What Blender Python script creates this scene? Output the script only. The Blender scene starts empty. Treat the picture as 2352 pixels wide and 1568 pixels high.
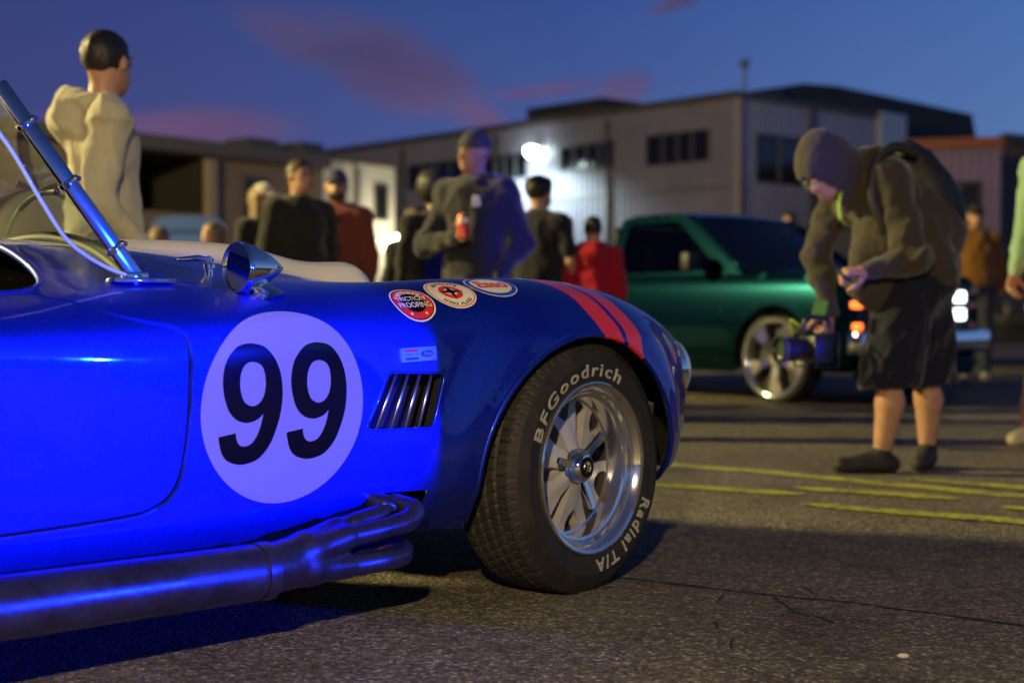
import bpy, bmesh, math, random
import numpy as np
from mathutils import Vector, Matrix, Euler
from mathutils.geometry import delaunay_2d_cdt

random.seed(7)
RNG = np.random.default_rng(7)
SC = bpy.context.scene
COL = SC.collection
R = math.radians
pi = math.pi

# ------------------------------------------------------------------ camera
CAM_H = 0.75
FPX = 2352 / 36 * 50            # focal length in pixels of a 2352 px wide frame
PITCH = math.atan(78 / FPX)
cam_d = bpy.data.cameras.new('camera')
cam_d.lens = 50
cam_d.sensor_width = 36
cam_d.clip_start = 0.05
cam_d.clip_end = 2000
cam_d.dof.use_dof = True
cam_d.dof.focus_distance = 3.35
cam_d.dof.aperture_fstop = 2.2
cam = bpy.data.objects.new('camera', cam_d)
COL.objects.link(cam)
cam.location = (0, 0, CAM_H)
cam.rotation_euler = (pi / 2 - PITCH, 0, 0)
SC.camera = cam

# ------------------------------------------------------------------ dusk sky
world = bpy.data.worlds.new('World')
SC.world = world
world.use_nodes = True
wn, wl = world.node_tree.nodes, world.node_tree.links
wn.clear()
w_out = wn.new('ShaderNodeOutputWorld')
w_bg = wn.new('ShaderNodeBackground')
w_sky = wn.new('ShaderNodeTexSky')
w_sky.sky_type = 'NISHITA'
w_sky.sun_disc = False
w_sky.sun_elevation = R(-3.0)
w_sky.sun_rotation = R(75)
w_tc = wn.new('ShaderNodeTexCoord')


def wnode(t, **k):
    n = wn.new(t)
    for a, b in k.items():
        setattr(n, a, b)
    return n


def wmath(op, a, b=None):
    n = wnode('ShaderNodeMath', operation=op)
    for i, v in enumerate((a, b)):
        if v is None:
            continue
        if hasattr(v, 'type'):
            wl.new(v, n.inputs[i])
        else:
            n.inputs[i].default_value = v
    return n.outputs[0]


def wmix(f, a, b, mode='MIX'):
    n = wnode('ShaderNodeMix', data_type='RGBA', blend_type=mode)
    for k, v in (('Factor', f), ('A', a), ('B', b)):
        s = [i for i in n.inputs if i.name == k and (k == 'Factor' and i.type == 'VALUE' or k != 'Factor' and i.type == 'RGBA')][0]
        if hasattr(v, 'type'):
            wl.new(v, s)
        else:
            s.default_value = v
    return [o for o in n.outputs if o.type == 'RGBA'][0]


def wramp(fac, stops):
    n = wnode('ShaderNodeValToRGB')
    e = n.color_ramp.elements
    while len(e) < len(stops):
        e.new(0.5)
    for el, (p, c) in zip(e, stops):
        el.position = p
        el.color = (*c, 1)
    wl.new(fac, n.inputs[0])
    return n.outputs[0]


w_sep = wnode('ShaderNodeSeparateXYZ')
wl.new(w_tc.outputs['Generated'], w_sep.inputs[0])
w_el = wmath('MAXIMUM', w_sep.outputs['Z'], 0.0)
w_az = wmath('ADD', wmath('MULTIPLY', w_sep.outputs['X'], 0.5), 0.5)
# twilight arch: brighter and bluer towards the set sun (to the right), mauve on the other side
w_low = wramp(w_az, [(0.18, (0.066, 0.058, 0.18)), (0.36, (0.088, 0.094, 0.27)), (0.52, (0.105, 0.150, 0.38)), (0.70, (0.145, 0.270, 0.56))])
w_high = wramp(w_az, [(0.18, (0.027, 0.034, 0.15)), (0.36, (0.033, 0.054, 0.22)), (0.52, (0.032, 0.078, 0.30)), (0.70, (0.060, 0.155, 0.44))])
w_grad = wmix(wramp(w_el, [(0.0, (0, 0, 0)), (0.12, (.55, .55, .55)), (0.24, (1, 1, 1))]), w_low, w_high)
w_grad = wmix(1.0, w_grad, wramp(w_el, [(0.20, (1, 1, 1)), (0.45, (.50, .46, .50)), (0.9, (.24, .20, .26))]), 'MULTIPLY')     # the zenith is already night
w_base = wmix(0.03, w_grad, w_sky.outputs[0], 'ADD')
# drifting mauve clouds
w_map = wnode('ShaderNodeMapping')
w_map.inputs['Rotation'].default_value = (0, R(-16), 0)
w_map.inputs['Scale'].default_value = (4.2, 4.2, 11.0)
w_map.inputs['Location'].default_value = (0.33, 0.0, 0.2)
wl.new(w_tc.outputs['Generated'], w_map.inputs[0])
w_no = wnode('ShaderNodeTexNoise')
w_no.inputs['Scale'].default_value = 1.25
w_no.inputs['Detail'].default_value = 3.5
w_no.inputs['Roughness'].default_value = 0.45
w_no.inputs['Distortion'].default_value = 0.3
wl.new(w_map.outputs[0], w_no.inputs['Vector'])


def puff(x0, z0, sx, sz, tilt):
    dx = wmath('SUBTRACT', w_sep.outputs['X'], x0)
    dz = wmath('SUBTRACT', w_sep.outputs['Z'], z0)
    u = wmath('ADD', wmath('MULTIPLY', dx, math.cos(tilt) / sx), wmath('MULTIPLY', dz, math.sin(tilt) / sx))
    v = wmath('SUBTRACT', wmath('MULTIPLY', dz, math.cos(tilt) / sz), wmath('MULTIPLY', dx, math.sin(tilt) / sz))
    r2 = wmath('ADD', wmath('MULTIPLY', u, u), wmath('MULTIPLY', v, v))
    return wmath('SUBTRACT', 1.0, r2)


w_cl = puff(-0.082, 0.166, 0.090, 0.030, R(-24))
for a in [(0.075, 0.150, 0.030, 0.016, R(22)), (0.022, 0.150, 0.050, 0.008, R(6)), (-0.026, 0.136, 0.030, 0.014, R(-20)), (-0.245, 0.118, 0.10, 0.020, R(4)), (0.108, 0.206, 0.022, 0.006, R(18)),
          (-0.15, 0.185, 0.06, 0.02, R(-15)), (0.72, 0.30, 0.16, 0.03, R(8)), (-0.75, 0.3, 0.2, 0.06, R(-8))]:
    w_cl = wmath('MAXIMUM', w_cl, puff(*a))
w_cl = wmath('ADD', wmath('MULTIPLY', wmath('MAXIMUM', w_cl, -1.4), 0.62), wmath('MULTIPLY', wmath('SUBTRACT', w_no.outputs['Fac'], 0.5), 2.3))
w_cm = wramp(w_cl, [(0.0, (0, 0, 0)), (0.45, (.60, .60, .60)), (0.85, (.88, .88, .88))])
w_dk = wramp(w_no.outputs['Fac'], [(0.35, (0.135, 0.085, 0.185)), (0.6, (0.082, 0.060, 0.145))])
w_pk = wramp(w_no.outputs['Fac'], [(0.35, (0.25, 0.105, 0.20)), (0.6, (0.15, 0.075, 0.165))])
w_cc = wmix(wramp(w_el, [(0.125, (1, 1, 1)), (0.165, (0, 0, 0))]), w_dk, w_pk)
w_fin = wmix(w_cm, w_base, w_cc)
wl.new(w_fin, w_bg.inputs['Color'])
w_bg.inputs['Strength'].default_value = 0.88
wl.new(w_bg.outputs[0], w_out.inputs[0])

# ------------------------------------------------------------------ exposure
SC.view_settings.view_transform = 'Standard'
SC.view_settings.look = 'None'
SC.view_settings.exposure = 0.0
SC.view_settings.gamma = 1.0
SC.cycles.use_denoising = True
SC.cycles.max_bounces = 8
SC.cycles.transparent_max_bounces = 12
SC.cycles.sample_clamp_indirect = 6.0
SC.cycles.caustics_reflective = False
SC.cycles.caustics_refractive = False

# lamps of the place: (position, colour, watts); their fixtures are built further down around them
LAMP_WARM = ((-0.35, -1.25, 2.05), (1.0, 0.74, 0.37), 900.0, 0.05)     # work lamp on a tripod behind the camera
LAMP_SIDE = ((-12.5, 9.8, 6.4), (1.0, 0.80, 0.30), 15000.0, 0.40)      # second yard lamp to the left
LAMP_BLUE = ((3.60, 1.50, 0.74), (0.002, 0.016, 1.0), 3700.0, 0.018)    # blue led flood on a stand



# ------------------------------------------------------------------ pixel helpers (2352 px wide frame)
def ray(px, py):
    a = (px - 1176) / FPX
    b = -(py - 784) / FPX
    return np.array([a, math.cos(PITCH) + b * math.sin(PITCH), b * math.cos(PITCH) - math.sin(PITCH)])


def at(px, py, Y):
    d = ray(px, py)
    return Vector(d * (Y / d[1])) + Vector((0, 0, CAM_H))


def on_ground(px, py, z=0.0):
    d = ray(px, py)
    return Vector(d * ((z - CAM_H) / d[2])) + Vector((0, 0, CAM_H))


# ------------------------------------------------------------------ object helpers
def link(o, parent=None):
    COL.objects.link(o)
    if parent is not None:
        o.parent = parent
    return o


def tag(o, label=None, cat=None, group=None, kind=None):
    for k, v in (('label', label), ('category', cat), ('group', group), ('kind', kind)):
        if v:
            o[k] = v
    return o


def empty(name, loc=(0, 0, 0), rz=0.0, parent=None):
    o = bpy.data.objects.new(name, None)
    o.empty_display_size = 0.1
    o.location = loc
    o.rotation_euler = (0, 0, rz)
    return link(o, parent)


def mesh_obj(name, verts, faces, mat, parent=None, smooth=False, normals=None):
    me = bpy.data.meshes.new(name)
    me.from_pydata([tuple(map(float, v)) for v in verts], [], [tuple(map(int, f)) for f in faces])
    if smooth:
        me.polygons.foreach_set('use_smooth', [True] * len(me.polygons))
    if normals is not None:
        me.normals_split_custom_set_from_vertices([tuple(map(float, n)) for n in normals])
    me.materials.append(mat)
    me.update()
    return link(bpy.data.objects.new(name, me), parent)


class MB:
    """collects simple shapes into one mesh"""

    def __init__(s):
        s.v, s.f = [], []

    def add(s, v, f):
        n = len(s.v)
        s.v += [tuple(p) for p in v]
        s.f += [tuple(i + n for i in q) for q in f]
        return s

    def box(s, c, d, rot=None, bev=0.0):
        bm = bmesh.new()
        bmesh.ops.create_cube(bm, size=1.0)
        for v in bm.verts:
            v.co = Vector((v.co.x * d[0], v.co.y * d[1], v.co.z * d[2]))
        if bev > 0:
            bmesh.ops.bevel(bm, geom=bm.edges[:], offset=bev, segments=2, affect='EDGES', profile=0.5)
        return s.bm(bm, c, rot)

    def bm(s, bm, c=(0, 0, 0), rot=None):
        m = Matrix.Translation(Vector(c))
        if rot is not None:
            m = m @ (rot if isinstance(rot, Matrix) else Euler(rot)).to_matrix().to_4x4() if not isinstance(rot, Matrix) else m @ rot.to_4x4()
        bm.verts.index_update()
        s.add([m @ v.co for v in bm.verts], [[v.index for v in f.verts] for f in bm.faces])
        bm.free()
        return s

    def tube(s, pts, r, seg=12, caps=True):
        v, f = tube(pts, r, seg, caps)
        return s.add(v, f)

    def lathe(s, prof, seg=32, axis='z', c=(0, 0, 0)):
        v, f = lathe(prof, seg, axis)
        return s.add([(p[0] + c[0], p[1] + c[1], p[2] + c[2]) for p in v], f)

    def poly_prism(s, pts, z0, z1, plane='xz'):
        """extrude a polygon; plane xz extrudes along y, xy along z, yz along x"""
        n = len(pts)
        def P(p, w):
            return {'xz': (p[0], w, p[1]), 'xy': (p[0], p[1], w), 'yz': (w, p[0], p[1])}[plane]
        v = [P(p, z0) for p in pts] + [P(p, z1) for p in pts]
        f = [tuple(range(n)), tuple(range(2 * n - 1, n - 1, -1))] + [(i, (i + 1) % n, n + (i + 1) % n, n + i) for i in range(n)]
        return s.add(v, f)

    def build(s, name, mat, parent=None, smooth=False, auto=None):
        o = mesh_obj(name, s.v, s.f, mat, parent, smooth)
        if auto is not None:
            crease(o, auto)
        return o


def crease(o, deg=35):
    me = o.data
    bm = bmesh.new()
    bm.from_mesh(me)
    bmesh.ops.remove_doubles(bm, verts=bm.verts, dist=1e-5)
    bmesh.ops.recalc_face_normals(bm, faces=bm.faces)
    for f in bm.faces:
        f.smooth = True
    a = R(deg)
    for e in bm.edges:
        if len(e.link_faces) == 2 and e.calc_face_angle(0) > a:
            e.smooth = False
    bm.to_mesh(me)
    bm.free()
    return o


def tube(pts, r, seg=12, caps=True):
    pts = [Vector(p) for p in pts]
    n = len(pts)
    rr = r if hasattr(r, '__len__') else [r] * n
    t0 = (pts[1] - pts[0]).normalized()
    up = Vector((0, 0, 1)) if abs(t0.z) < 0.9 else Vector((1, 0, 0))
    u = t0.cross(up).normalized()
    v, f = [], []
    for i in range(n):
        t = (pts[min(i + 1, n - 1)] - pts[max(i - 1, 0)]).normalized()
        u = (u - t * u.dot(t)).normalized()
        w = t.cross(u)
        for k in range(seg):
            a = 2 * pi * k / seg
            v.append(pts[i] + (u * math.cos(a) + w * math.sin(a)) * rr[i])
    for i in range(n - 1):
        for k in range(seg):
            k2 = (k + 1) % seg
            f.append((i * seg + k, i * seg + k2, (i + 1) * seg + k2, (i + 1) * seg + k))
    if caps:
        f.append(tuple(range(seg - 1, -1, -1)))
        f.append(tuple((n - 1) * seg + k for k in range(seg)))
    return v, f


def smooth_path(pts, n=6):
    """Catmull-Rom through the points"""
    p = [Vector(q) for q in pts]
    out = []
    for i in range(len(p) - 1):
        a, b, c, d = p[max(i - 1, 0)], p[i], p[i + 1], p[min(i + 2, len(p) - 1)]
        for k in range(n):
            t = k / n
            out.append(0.5 * ((2 * b) + (c - a) * t + (2 * a - 5 * b + 4 * c - d) * t * t + (3 * b - a - 3 * c + d) * t ** 3))
    out.append(p[-1])
    return out


def lathe(prof, seg=32, axis='z'):
    """prof: list of (radius, height)"""
    v, f = [], []
    m = len(prof)
    for k in range(seg):
        a = 2 * pi * k / seg
        c, s_ = math.cos(a), math.sin(a)
        for r, h in prof:
            v.append({'z': (r * c, r * s_, h), 'y': (r * c, h, r * s_), 'x': (h, r * c, r * s_)}[axis])
    for k in range(seg):
        k2 = (k + 1) % seg
        for i in range(m - 1):
            q = (k * m + i, k2 * m + i, k2 * m + i + 1, k * m + i + 1)
            f.append(q)
    return v, f


# ------------------------------------------------------------------ materials
MATS = {}


def pr(name, col, rough=0.5, metal=0.0, coat=0.0, coat_r=0.05, emit=None, es=0.0, spec=0.5, sheen=0.0, trans=0.0, ior=None):
    if name in MATS:
        return MATS[name]
    m = bpy.data.materials.new(name)
    m.use_nodes = True
    b = m.node_tree.nodes['Principled BSDF']
    b.inputs['Base Color'].default_value = (*col, 1)
    b.inputs['Roughness'].default_value = rough
    b.inputs['Metallic'].default_value = metal
    b.inputs['Coat Weight'].default_value = coat
    b.inputs['Coat Roughness'].default_value = coat_r
    b.inputs['Specular IOR Level'].default_value = spec
    b.inputs['Sheen Weight'].default_value = sheen
    b.inputs['Transmission Weight'].default_value = trans
    if ior:
        b.inputs['IOR'].default_value = ior
    if emit:
        b.inputs['Emission Color'].default_value = (*emit, 1)
        b.inputs['Emission Strength'].default_value = es
    MATS[name] = m
    return m


class NT:
    def __init__(s, m):
        s.m, s.n, s.l = m, m.node_tree.nodes, m.node_tree.links
        s.b = s.n['Principled BSDF']

    def new(s, t, **k):
        n = s.n.new(t)
        for a, b in k.items():
            setattr(n, a, b)
        return n

    def math(s, op, a, b=None, c=None, clamp=False):
        n = s.new('ShaderNodeMath', operation=op)
        n.use_clamp = clamp
        for i, v in enumerate((a, b, c)):
            if v is None:
                continue
            if hasattr(v, 'type'):
                s.l.new(v, n.inputs[i])
            else:
                n.inputs[i].default_value = v
        return n.outputs[0]

    def mix(s, f, a, b, mode='MIX'):
        n = s.new('ShaderNodeMix', data_type='RGBA', blend_type=mode)
        ins = [i for i in n.inputs if i.enabled]
        for sck, v in zip(ins, (f, a, b)):
            if hasattr(v, 'type'):
                s.l.new(v, sck)
            else:
                sck.default_value = v if not isinstance(v, tuple) or len(v) == 4 else (*v, 1)
        return [o for o in n.outputs if o.enabled][0]

    def ramp(s, f, stops):
        n = s.new('ShaderNodeValToRGB')
        e = n.color_ramp.elements
        while len(e) < len(stops):
            e.new(0.5)
        for el, (p, c) in zip(e, stops):
            el.position = p
            el.color = (*c, 1) if hasattr(c, '__len__') else (c, c, c, 1)
        s.l.new(f, n.inputs[0])
        return n.outputs[0]

    def coord(s, which='Object'):
        return s.new('ShaderNodeTexCoord').outputs[which]

    def noise(s, vec, scale, detail=3, rough=0.5, dist=0.0):
        n = s.new('ShaderNodeTexNoise')
        n.inputs['Scale'].default_value = scale
        n.inputs['Detail'].default_value = detail
        n.inputs['Roughness'].default_value = rough
        n.inputs['Distortion'].default_value = dist
        if vec is not None:
            s.l.new(vec, n.inputs['Vector'])
        return n.outputs['Fac']

    def bump(s, h, strength=0.3, dist=0.01):
        n = s.new('ShaderNodeBump')
        n.inputs['Strength'].default_value = strength
        n.inputs['Distance'].default_value = dist
        s.l.new(h, n.inputs['Height'])
        s.l.new(n.outputs[0], s.b.inputs['Normal'])
        return n

    def set(s, name, v):
        s.l.new(v, s.b.inputs[name])


def mottled(name, col, amt=0.25, scale=6.0, rough=0.7, bump=0.0, bscale=40.0, **k):
    """a principled material whose colour drifts a little"""
    if name in MATS:
        return MATS[name]
    m = pr(name, col, rough, **k)
    t = NT(m)
    c = t.coord()
    f = t.noise(c, scale, 4, 0.6)
    lo = tuple(x * (1 - amt) for x in col)
    hi = tuple(min(1, x * (1 + amt)) for x in col)
    t.set('Base Color', t.ramp(f, [(0.3, lo), (0.7, hi)]))
    if bump:
        t.bump(t.noise(c, bscale, 3, 0.6), bump, 0.01)
    return m


def fabric(name, col, amt=0.18, fold=0.5, rough=0.9):
    if name in MATS:
        return MATS[name]
    m = pr(name, col, rough, sheen=0.25, spec=0.2)
    t = NT(m)
    c = t.coord()
    mp = t.new('ShaderNodeMapping')
    mp.inputs['Scale'].default_value = (1.6, 1.6, 0.8)
    t.l.new(c, mp.inputs[0])
    f = t.noise(mp.outputs[0], 5.0, 3, 0.55, 0.4)
    g = t.noise(c, 220.0, 2, 0.6)
    lo = tuple(x * (1 - amt) for x in col)
    hi = tuple(min(1, x * (1 + amt)) for x in col)
    t.set('Base Color', t.ramp(g, [(0.25, lo), (0.75, hi)]))
    h = t.math('ADD', t.math('MULTIPLY', f, 1.0), t.math('MULTIPLY', g, 0.02))
    t.bump(h, fold, 0.06)
    return m


def glass_mat(name, tint=(0.75, 0.85, 0.85), mirror=0.12, rough=0.0):
    if name in MATS:
        return MATS[name]
    m = bpy.data.materials.new(name)
    m.use_nodes = True
    n, l = m.node_tree.nodes, m.node_tree.links
    n.clear()
    o = n.new('ShaderNodeOutputMaterial')
    tr = n.new('ShaderNodeBsdfTransparent')
    tr.inputs[0].default_value = (*tint, 1)
    gl = n.new('ShaderNodeBsdfGlossy')
    gl.inputs['Roughness'].default_value = rough
    fr = n.new('ShaderNodeLayerWeight')
    fr.inputs[0].default_value = 0.25
    mp = n.new('ShaderNodeMapRange')
    mp.inputs['To Min'].default_value = mirror * 0.4
    mp.inputs['To Max'].default_value = min(1, mirror * 6)
    l.new(fr.outputs['Fresnel'], mp.inputs['Value'])
    mx = n.new('ShaderNodeMixShader')
    l.new(mp.outputs[0], mx.inputs[0])
    l.new(tr.outputs[0], mx.inputs[1])
    l.new(gl.outputs[0], mx.inputs[2])
    l.new(mx.outputs[0], o.inputs[0])
    MATS[name] = m
    return m


def text_mesh(txt, size=1.0, bold=0.0, shear=0.0, align='CENTER', space=1.0):
    """vertices (2d) and faces of a line of lettering"""
    cu = bpy.data.curves.new('lettering', 'FONT')
    cu.body = txt
    cu.size = size
    cu.offset = bold
    cu.shear = shear
    cu.align_x = align
    cu.align_y = 'CENTER'
    cu.space_character = space
    cu.resolution_u = 3
    ob = bpy.data.objects.new('lettering', cu)
    COL.objects.link(ob)
    dg = bpy.context.evaluated_depsgraph_get()
    me = ob.evaluated_get(dg).to_mesh()
    v = np.array([tuple(p.co)[:2] for p in me.vertices]) if len(me.vertices) else np.zeros((0, 2))
    f = [tuple(p.vertices) for p in me.polygons]
    ob.evaluated_get(dg).to_mesh_clear()
    bpy.data.objects.remove(ob)
    bpy.data.curves.remove(cu)
    return v, f


def inside(poly, pts):
    poly = np.asarray(poly, float)
    pts = np.asarray(pts, float)
    x, y = pts[:, 0], pts[:, 1]
    c = np.zeros(len(pts), bool)
    j = len(poly) - 1
    for i in range(len(poly)):
        xi, yi = poly[i]
        xj, yj = poly[j]
        m = (yi > y) != (yj > y)
        if yi != yj:
            c ^= m & (x < (xj - xi) * (y - yi) / (yj - yi) + xi)
        j = i
    return c


def dense(poly, step, closed=True):
    """resample a polyline so that no edge is longer than step"""
    p = [np.asarray(q, float) for q in poly]
    out = []
    n = len(p)
    for i in range(n if closed else n - 1):
        a, b = p[i], p[(i + 1) % n]
        k = max(1, int(math.ceil(np.linalg.norm(b - a) / step)))
        out += [a + (b - a) * t / k for t in range(k)]
    if not closed:
        out.append(p[-1])
    return out


def near_mask(pts, loops, d):
    """True where a point lies closer than d to any loop vertex"""
    lp = np.vstack(loops)
    bad = np.zeros(len(pts), bool)
    for i in range(0, len(pts), 2000):
        q = pts[i:i + 2000]
        dd = ((q[:, None, :] - lp[None, :, :]) ** 2).sum(2).min(1)
        bad[i:i + 2000] = dd < d * d
    return bad


def cdt(loops, grid, keep):
    """triangulate points + closed constraint loops; keep(centroids) -> bool mask. returns verts (n,2) and triangles"""
    pts, edges = [], []
    for lo in loops:
        n0 = len(pts)
        pts += [tuple(p) for p in lo]
        m = len(lo)
        edges += [(n0 + i, n0 + (i + 1) % m) for i in range(m)]
    pts += [tuple(p) for p in grid]
    r = delaunay_2d_cdt([Vector(p) for p in pts], edges, [], 0, 1e-6)
    v = np.array([tuple(p) for p in r[0]])
    f = np.array([tuple(t) for t in r[2] if len(t) == 3])
    c = v[f].mean(1)
    f = f[keep(c)]
    used = np.unique(f)
    remap = -np.ones(len(v), int)
    remap[used] = np.arange(len(used))
    return v[used], remap[f]


def fill_poly(outer, holes=(), step=0.03):
    outer = np.array(dense(outer, step))
    holes = [np.array(dense(h, step)) for h in holes]
    lo, hi = outer.min(0), outer.max(0)
    gx, gy = np.meshgrid(np.arange(lo[0], hi[0], step), np.arange(lo[1], hi[1], step))
    g = np.stack([gx.ravel(), gy.ravel()], 1)
    g = g[inside(outer, g)]
    if len(g):
        g = g[~near_mask(g, [outer] + holes, step * 0.5)]

    def keep(c):
        k = inside(outer, c)
        for h in holes:
            k &= ~inside(h, c)
        return k
    return cdt([outer] + holes, g, keep)


def ellipse(cx, cy, rx, ry, n=48, rot=0.0):
    a = np.linspace(0, 2 * pi, n, endpoint=False)
    x, y = rx * np.cos(a), ry * np.sin(a)
    c, s_ = math.cos(rot), math.sin(rot)
    return np.stack([cx + x * c - y * s_, cy + x * s_ + y * c], 1)
# ================================================================== ground
def asphalt():
    m = pr('asphalt', (0.06, 0.055, 0.05), 0.75, spec=0.35)
    t = NT(m)
    c = t.coord()
    vo = t.new('ShaderNodeTexVoronoi')
    vo.inputs['Scale'].default_value = 120
    vo.inputs['Randomness'].default_value = 1.0
    t.l.new(c, vo.inputs['Vector'])
    sc = t.new('ShaderNodeSeparateColor')
    t.l.new(vo.outputs['Color'], sc.inputs[0])
    stone = t.ramp(sc.outputs[0], [(0.0, (.065, .056, .045)), (0.55, (.140, .124, .094)), (0.85, (.21, .186, .142)), (0.985, (.42, .38, .30))])
    big = t.noise(c, 0.55, 5, 0.6)
    fine = t.noise(c, 22, 4, 0.65)
    tone = t.ramp(big, [(0.3, 0.72), (0.72, 1.25)])
    col = t.mix(1.0, stone, tone, 'MULTIPLY')
    col = t.mix(1.0, col, t.ramp(fine, [(0.25, 0.62), (0.75, 1.3)]), 'MULTIPLY')
    stain = t.noise(c, 2.3, 6, 0.7, 0.6)
    col = t.mix(1.0, col, t.ramp(stain, [(0.30, 0.55), (0.46, 0.95), (0.75, 1.12)]), 'MULTIPLY')
    t.set('Base Color', col)
    h = t.math('ADD', t.math('MULTIPLY', vo.outputs['Distance'], -0.9), t.math('MULTIPLY', fine, 0.9))
    t.bump(h, 0.75, 0.007)
    t.set('Roughness', t.ramp(fine, [(0.3, .62), (0.7, .88)]))
    return m


M_ASPH = asphalt()
g = mesh_obj('ground', [(-300, -60, 0), (300, -60, 0), (300, 500, 0), (-300, 500, 0)], [(0, 1, 2, 3)], M_ASPH)
tag(g, 'dark worn asphalt of the car park', None, None, 'structure')


def paint_line():
    m = pr('worn_yellow_paint', (.42, .40, .02), .6)
    t = NT(m)
    c = t.coord()
    f = t.math('ADD', t.math('MULTIPLY', t.noise(c, 4.0, 5, .7), .55), t.math('MULTIPLY', t.noise(c, 38.0, 4, .7), .55))
    t.set('Base Color', t.ramp(f, [(.46, (.13, .12, .08)), (.58, (.42, .45, .012)), (.80, (.58, .60, .02))]))
    t.bump(t.noise(c, 140, 3, .6), .5, .005)
    return m


def crop_pt(cx, cy):
    return on_ground((2500 + cx / 1.4737) * .57422, (1700 + cy / 1.4737) * .57422)


def ground_strip(name, pts, w, mat, z=.004, ragged=0.0, parent=None, label=None):
    p = [Vector((q.x, q.y, 0)) for q in pts]
    p = [Vector((q[0], q[1], 0)) for q in dense([(a.x, a.y) for a in p], .03, False)]
    v = []
    rg = random.Random(len(p))
    off = 0.0
    for i, q in enumerate(p):
        t = (p[min(i + 1, len(p) - 1)] - p[max(i - 1, 0)]).normalized()
        n = Vector((-t.y, t.x, 0))
        off = off * .8 + rg.uniform(-1, 1) * ragged
        ww = w * (1 + rg.uniform(-.6, .6) * (ragged > 0)) / 2
        if i in (0, len(p) - 1) and ragged > 0:
            ww = .0008
        if ragged == 0:
            ww = w * rg.uniform(.86, 1.08) / 2 * min(1.0, .25 + i / 6, .25 + (len(p) - 1 - i) / 6)
        for s_ in (-1, 1):
            a = q + n * (off + s_ * ww)
            v.append((a.x, a.y, z))
    f = [(2 * i, 2 * i + 1, 2 * i + 3, 2 * i + 2) for i in range(len(p) - 1)]
    return mesh_obj(name, v, f, mat, parent)


M_YEL = paint_line()
for i, pts in enumerate(([(100, 222), (250, 235), (900, 285), (1500, 345), (2600, 448)], [(150, 352), (400, 368), (1060, 412)], [(1000, 372), (1500, 405), (1980, 440)],
                         [(1040, 468), (1600, 515), (2600, 595)], [(1660, 322), (2600, 395)], [(2230, 490), (2700, 525)])):
    o = ground_strip('painted_line', [crop_pt(*p) for p in pts], .13, M_YEL, .004 + .0006 * i, 0, g)
M_CRACK = pr('tar_crack', (.018, .016, .014), .9)
for i, (pts, w) in enumerate((([(-250, 870), (0, 905), (350, 945), (900, 1010), (1300, 1045), (1700, 1100), (2150, 1160), (2700, 1230)], .013), ([(880, 1015), (940, 1060), (1010, 1110), (1130, 1130), (1250, 1165)], .007),
                              ([(585, 990), (570, 1020), (560, 1055)], .006), ([(515, 1160), (535, 1180), (545, 1205)], .006), ([(1050, 960), (1090, 985), (1120, 1005)], .007), ([(640, 1250), (625, 1300), (640, 1330)], .005))):
    ground_strip('asphalt_crack', [crop_pt(*p) for p in pts], w, M_CRACK, .0035, .0025, g)
rg = random.Random(3)
pp_ = crop_pt(1640, 1370)
peb = MB().lathe([(0, -.004), (.009, -.002), (.011, .003), (.007, .008), (0, .009)], 9, 'z').build('pebble', pr('pale_stone', (.5, .46, .42), .7), None, True)
peb.location = (pp_.x, pp_.y, .003)
peb.scale = (1.3, .8, .8)
tag(peb, 'small pale pebble lying on the asphalt near the bottom edge', 'pebble')
# ================================================================== lamps of the place (fixtures stand outside the frame)
def point_lamp(name, spec):
    pos, col, watt, rad = spec
    ld = bpy.data.lights.new(name, 'POINT')
    ld.color = col
    ld.energy = watt
    ld.shadow_soft_size = rad
    o = bpy.data.objects.new(name, ld)
    o.location = pos
    COL.objects.link(o)
    return o


point_lamp('yard_lamp_light', LAMP_WARM)
point_lamp('side_lamp_light', LAMP_SIDE)
point_lamp('blue_flood_light', LAMP_BLUE)
M_POLE = pr('galvanised_pole', (.30, .30, .31), .45, metal=.7)
for nm, lab, spec in (('yard_lamp', 'tall yard lamp on a steel pole off to the left of the cars', LAMP_SIDE),):
    p, c_, w_, r_ = spec
    e = empty(nm, (p[0], p[1] - 1.2, 0), 0)
    tag(e, lab, 'lamp')
    MB().tube([(0, 0, 0), (0, 0, 1), (0, 0, p[2] + .5)], [.09, .08, .05], 16).build('pole', M_POLE, e, True, 40)
    MB().tube(smooth_path([(0, 0, p[2] + .40), (0, .5, p[2] + .48), (0, 1.0, p[2] + .42)], 5), .03, 10).build('arm', M_POLE, e, True, 40)
    MB().lathe([(0, .30), (.06, .30), (.16, .22), (.20, .17), (.19, .17), (.15, .21), (0, .26)], 24, 'z', (0, 1.2, p[2])).build('lamp_shade', M_POLE, e, True, 40)
    MB().lathe([(0, .16), (.05, .17), (.07, .20), (.05, .24), (0, .25)], 16, 'z', (0, 1.2, p[2])).build('bulb', pr('lamp_bulb_glow', (1, 1, 1), .5, emit=(1, .7, .4), es=20), e, True)
p, c_, w_, r_ = LAMP_WARM
e = empty('work_lamp', (p[0], p[1] - .10, 0))
tag(e, 'warm work lamp on a tripod stand behind the camera', 'lamp')
MB().tube([(0, 0, .55), (0, 0, p[2] - .10)], .016, 10).build('post', M_POLE, e, True, 40)
for k in range(3):
    a = R(120 * k + 30)
    MB().tube([(0, 0, .75), (.42 * math.cos(a), .42 * math.sin(a), .012)], .012, 8).build('leg', M_POLE, e, True, 40)
MB().box((0, -.03, p[2]), (.28, .06, .20), bev=.01).build('housing', pr('lamp_yellow', (.5, .35, .02), .5), e, True, 40)
MB().box((0, .003, p[2]), (.24, .004, .16)).build('lamp_glass', pr('lamp_bulb_glow', (1, 1, 1), .5, emit=(1, .7, .4), es=20), e)
p, c_, w_, r_ = LAMP_BLUE
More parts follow.
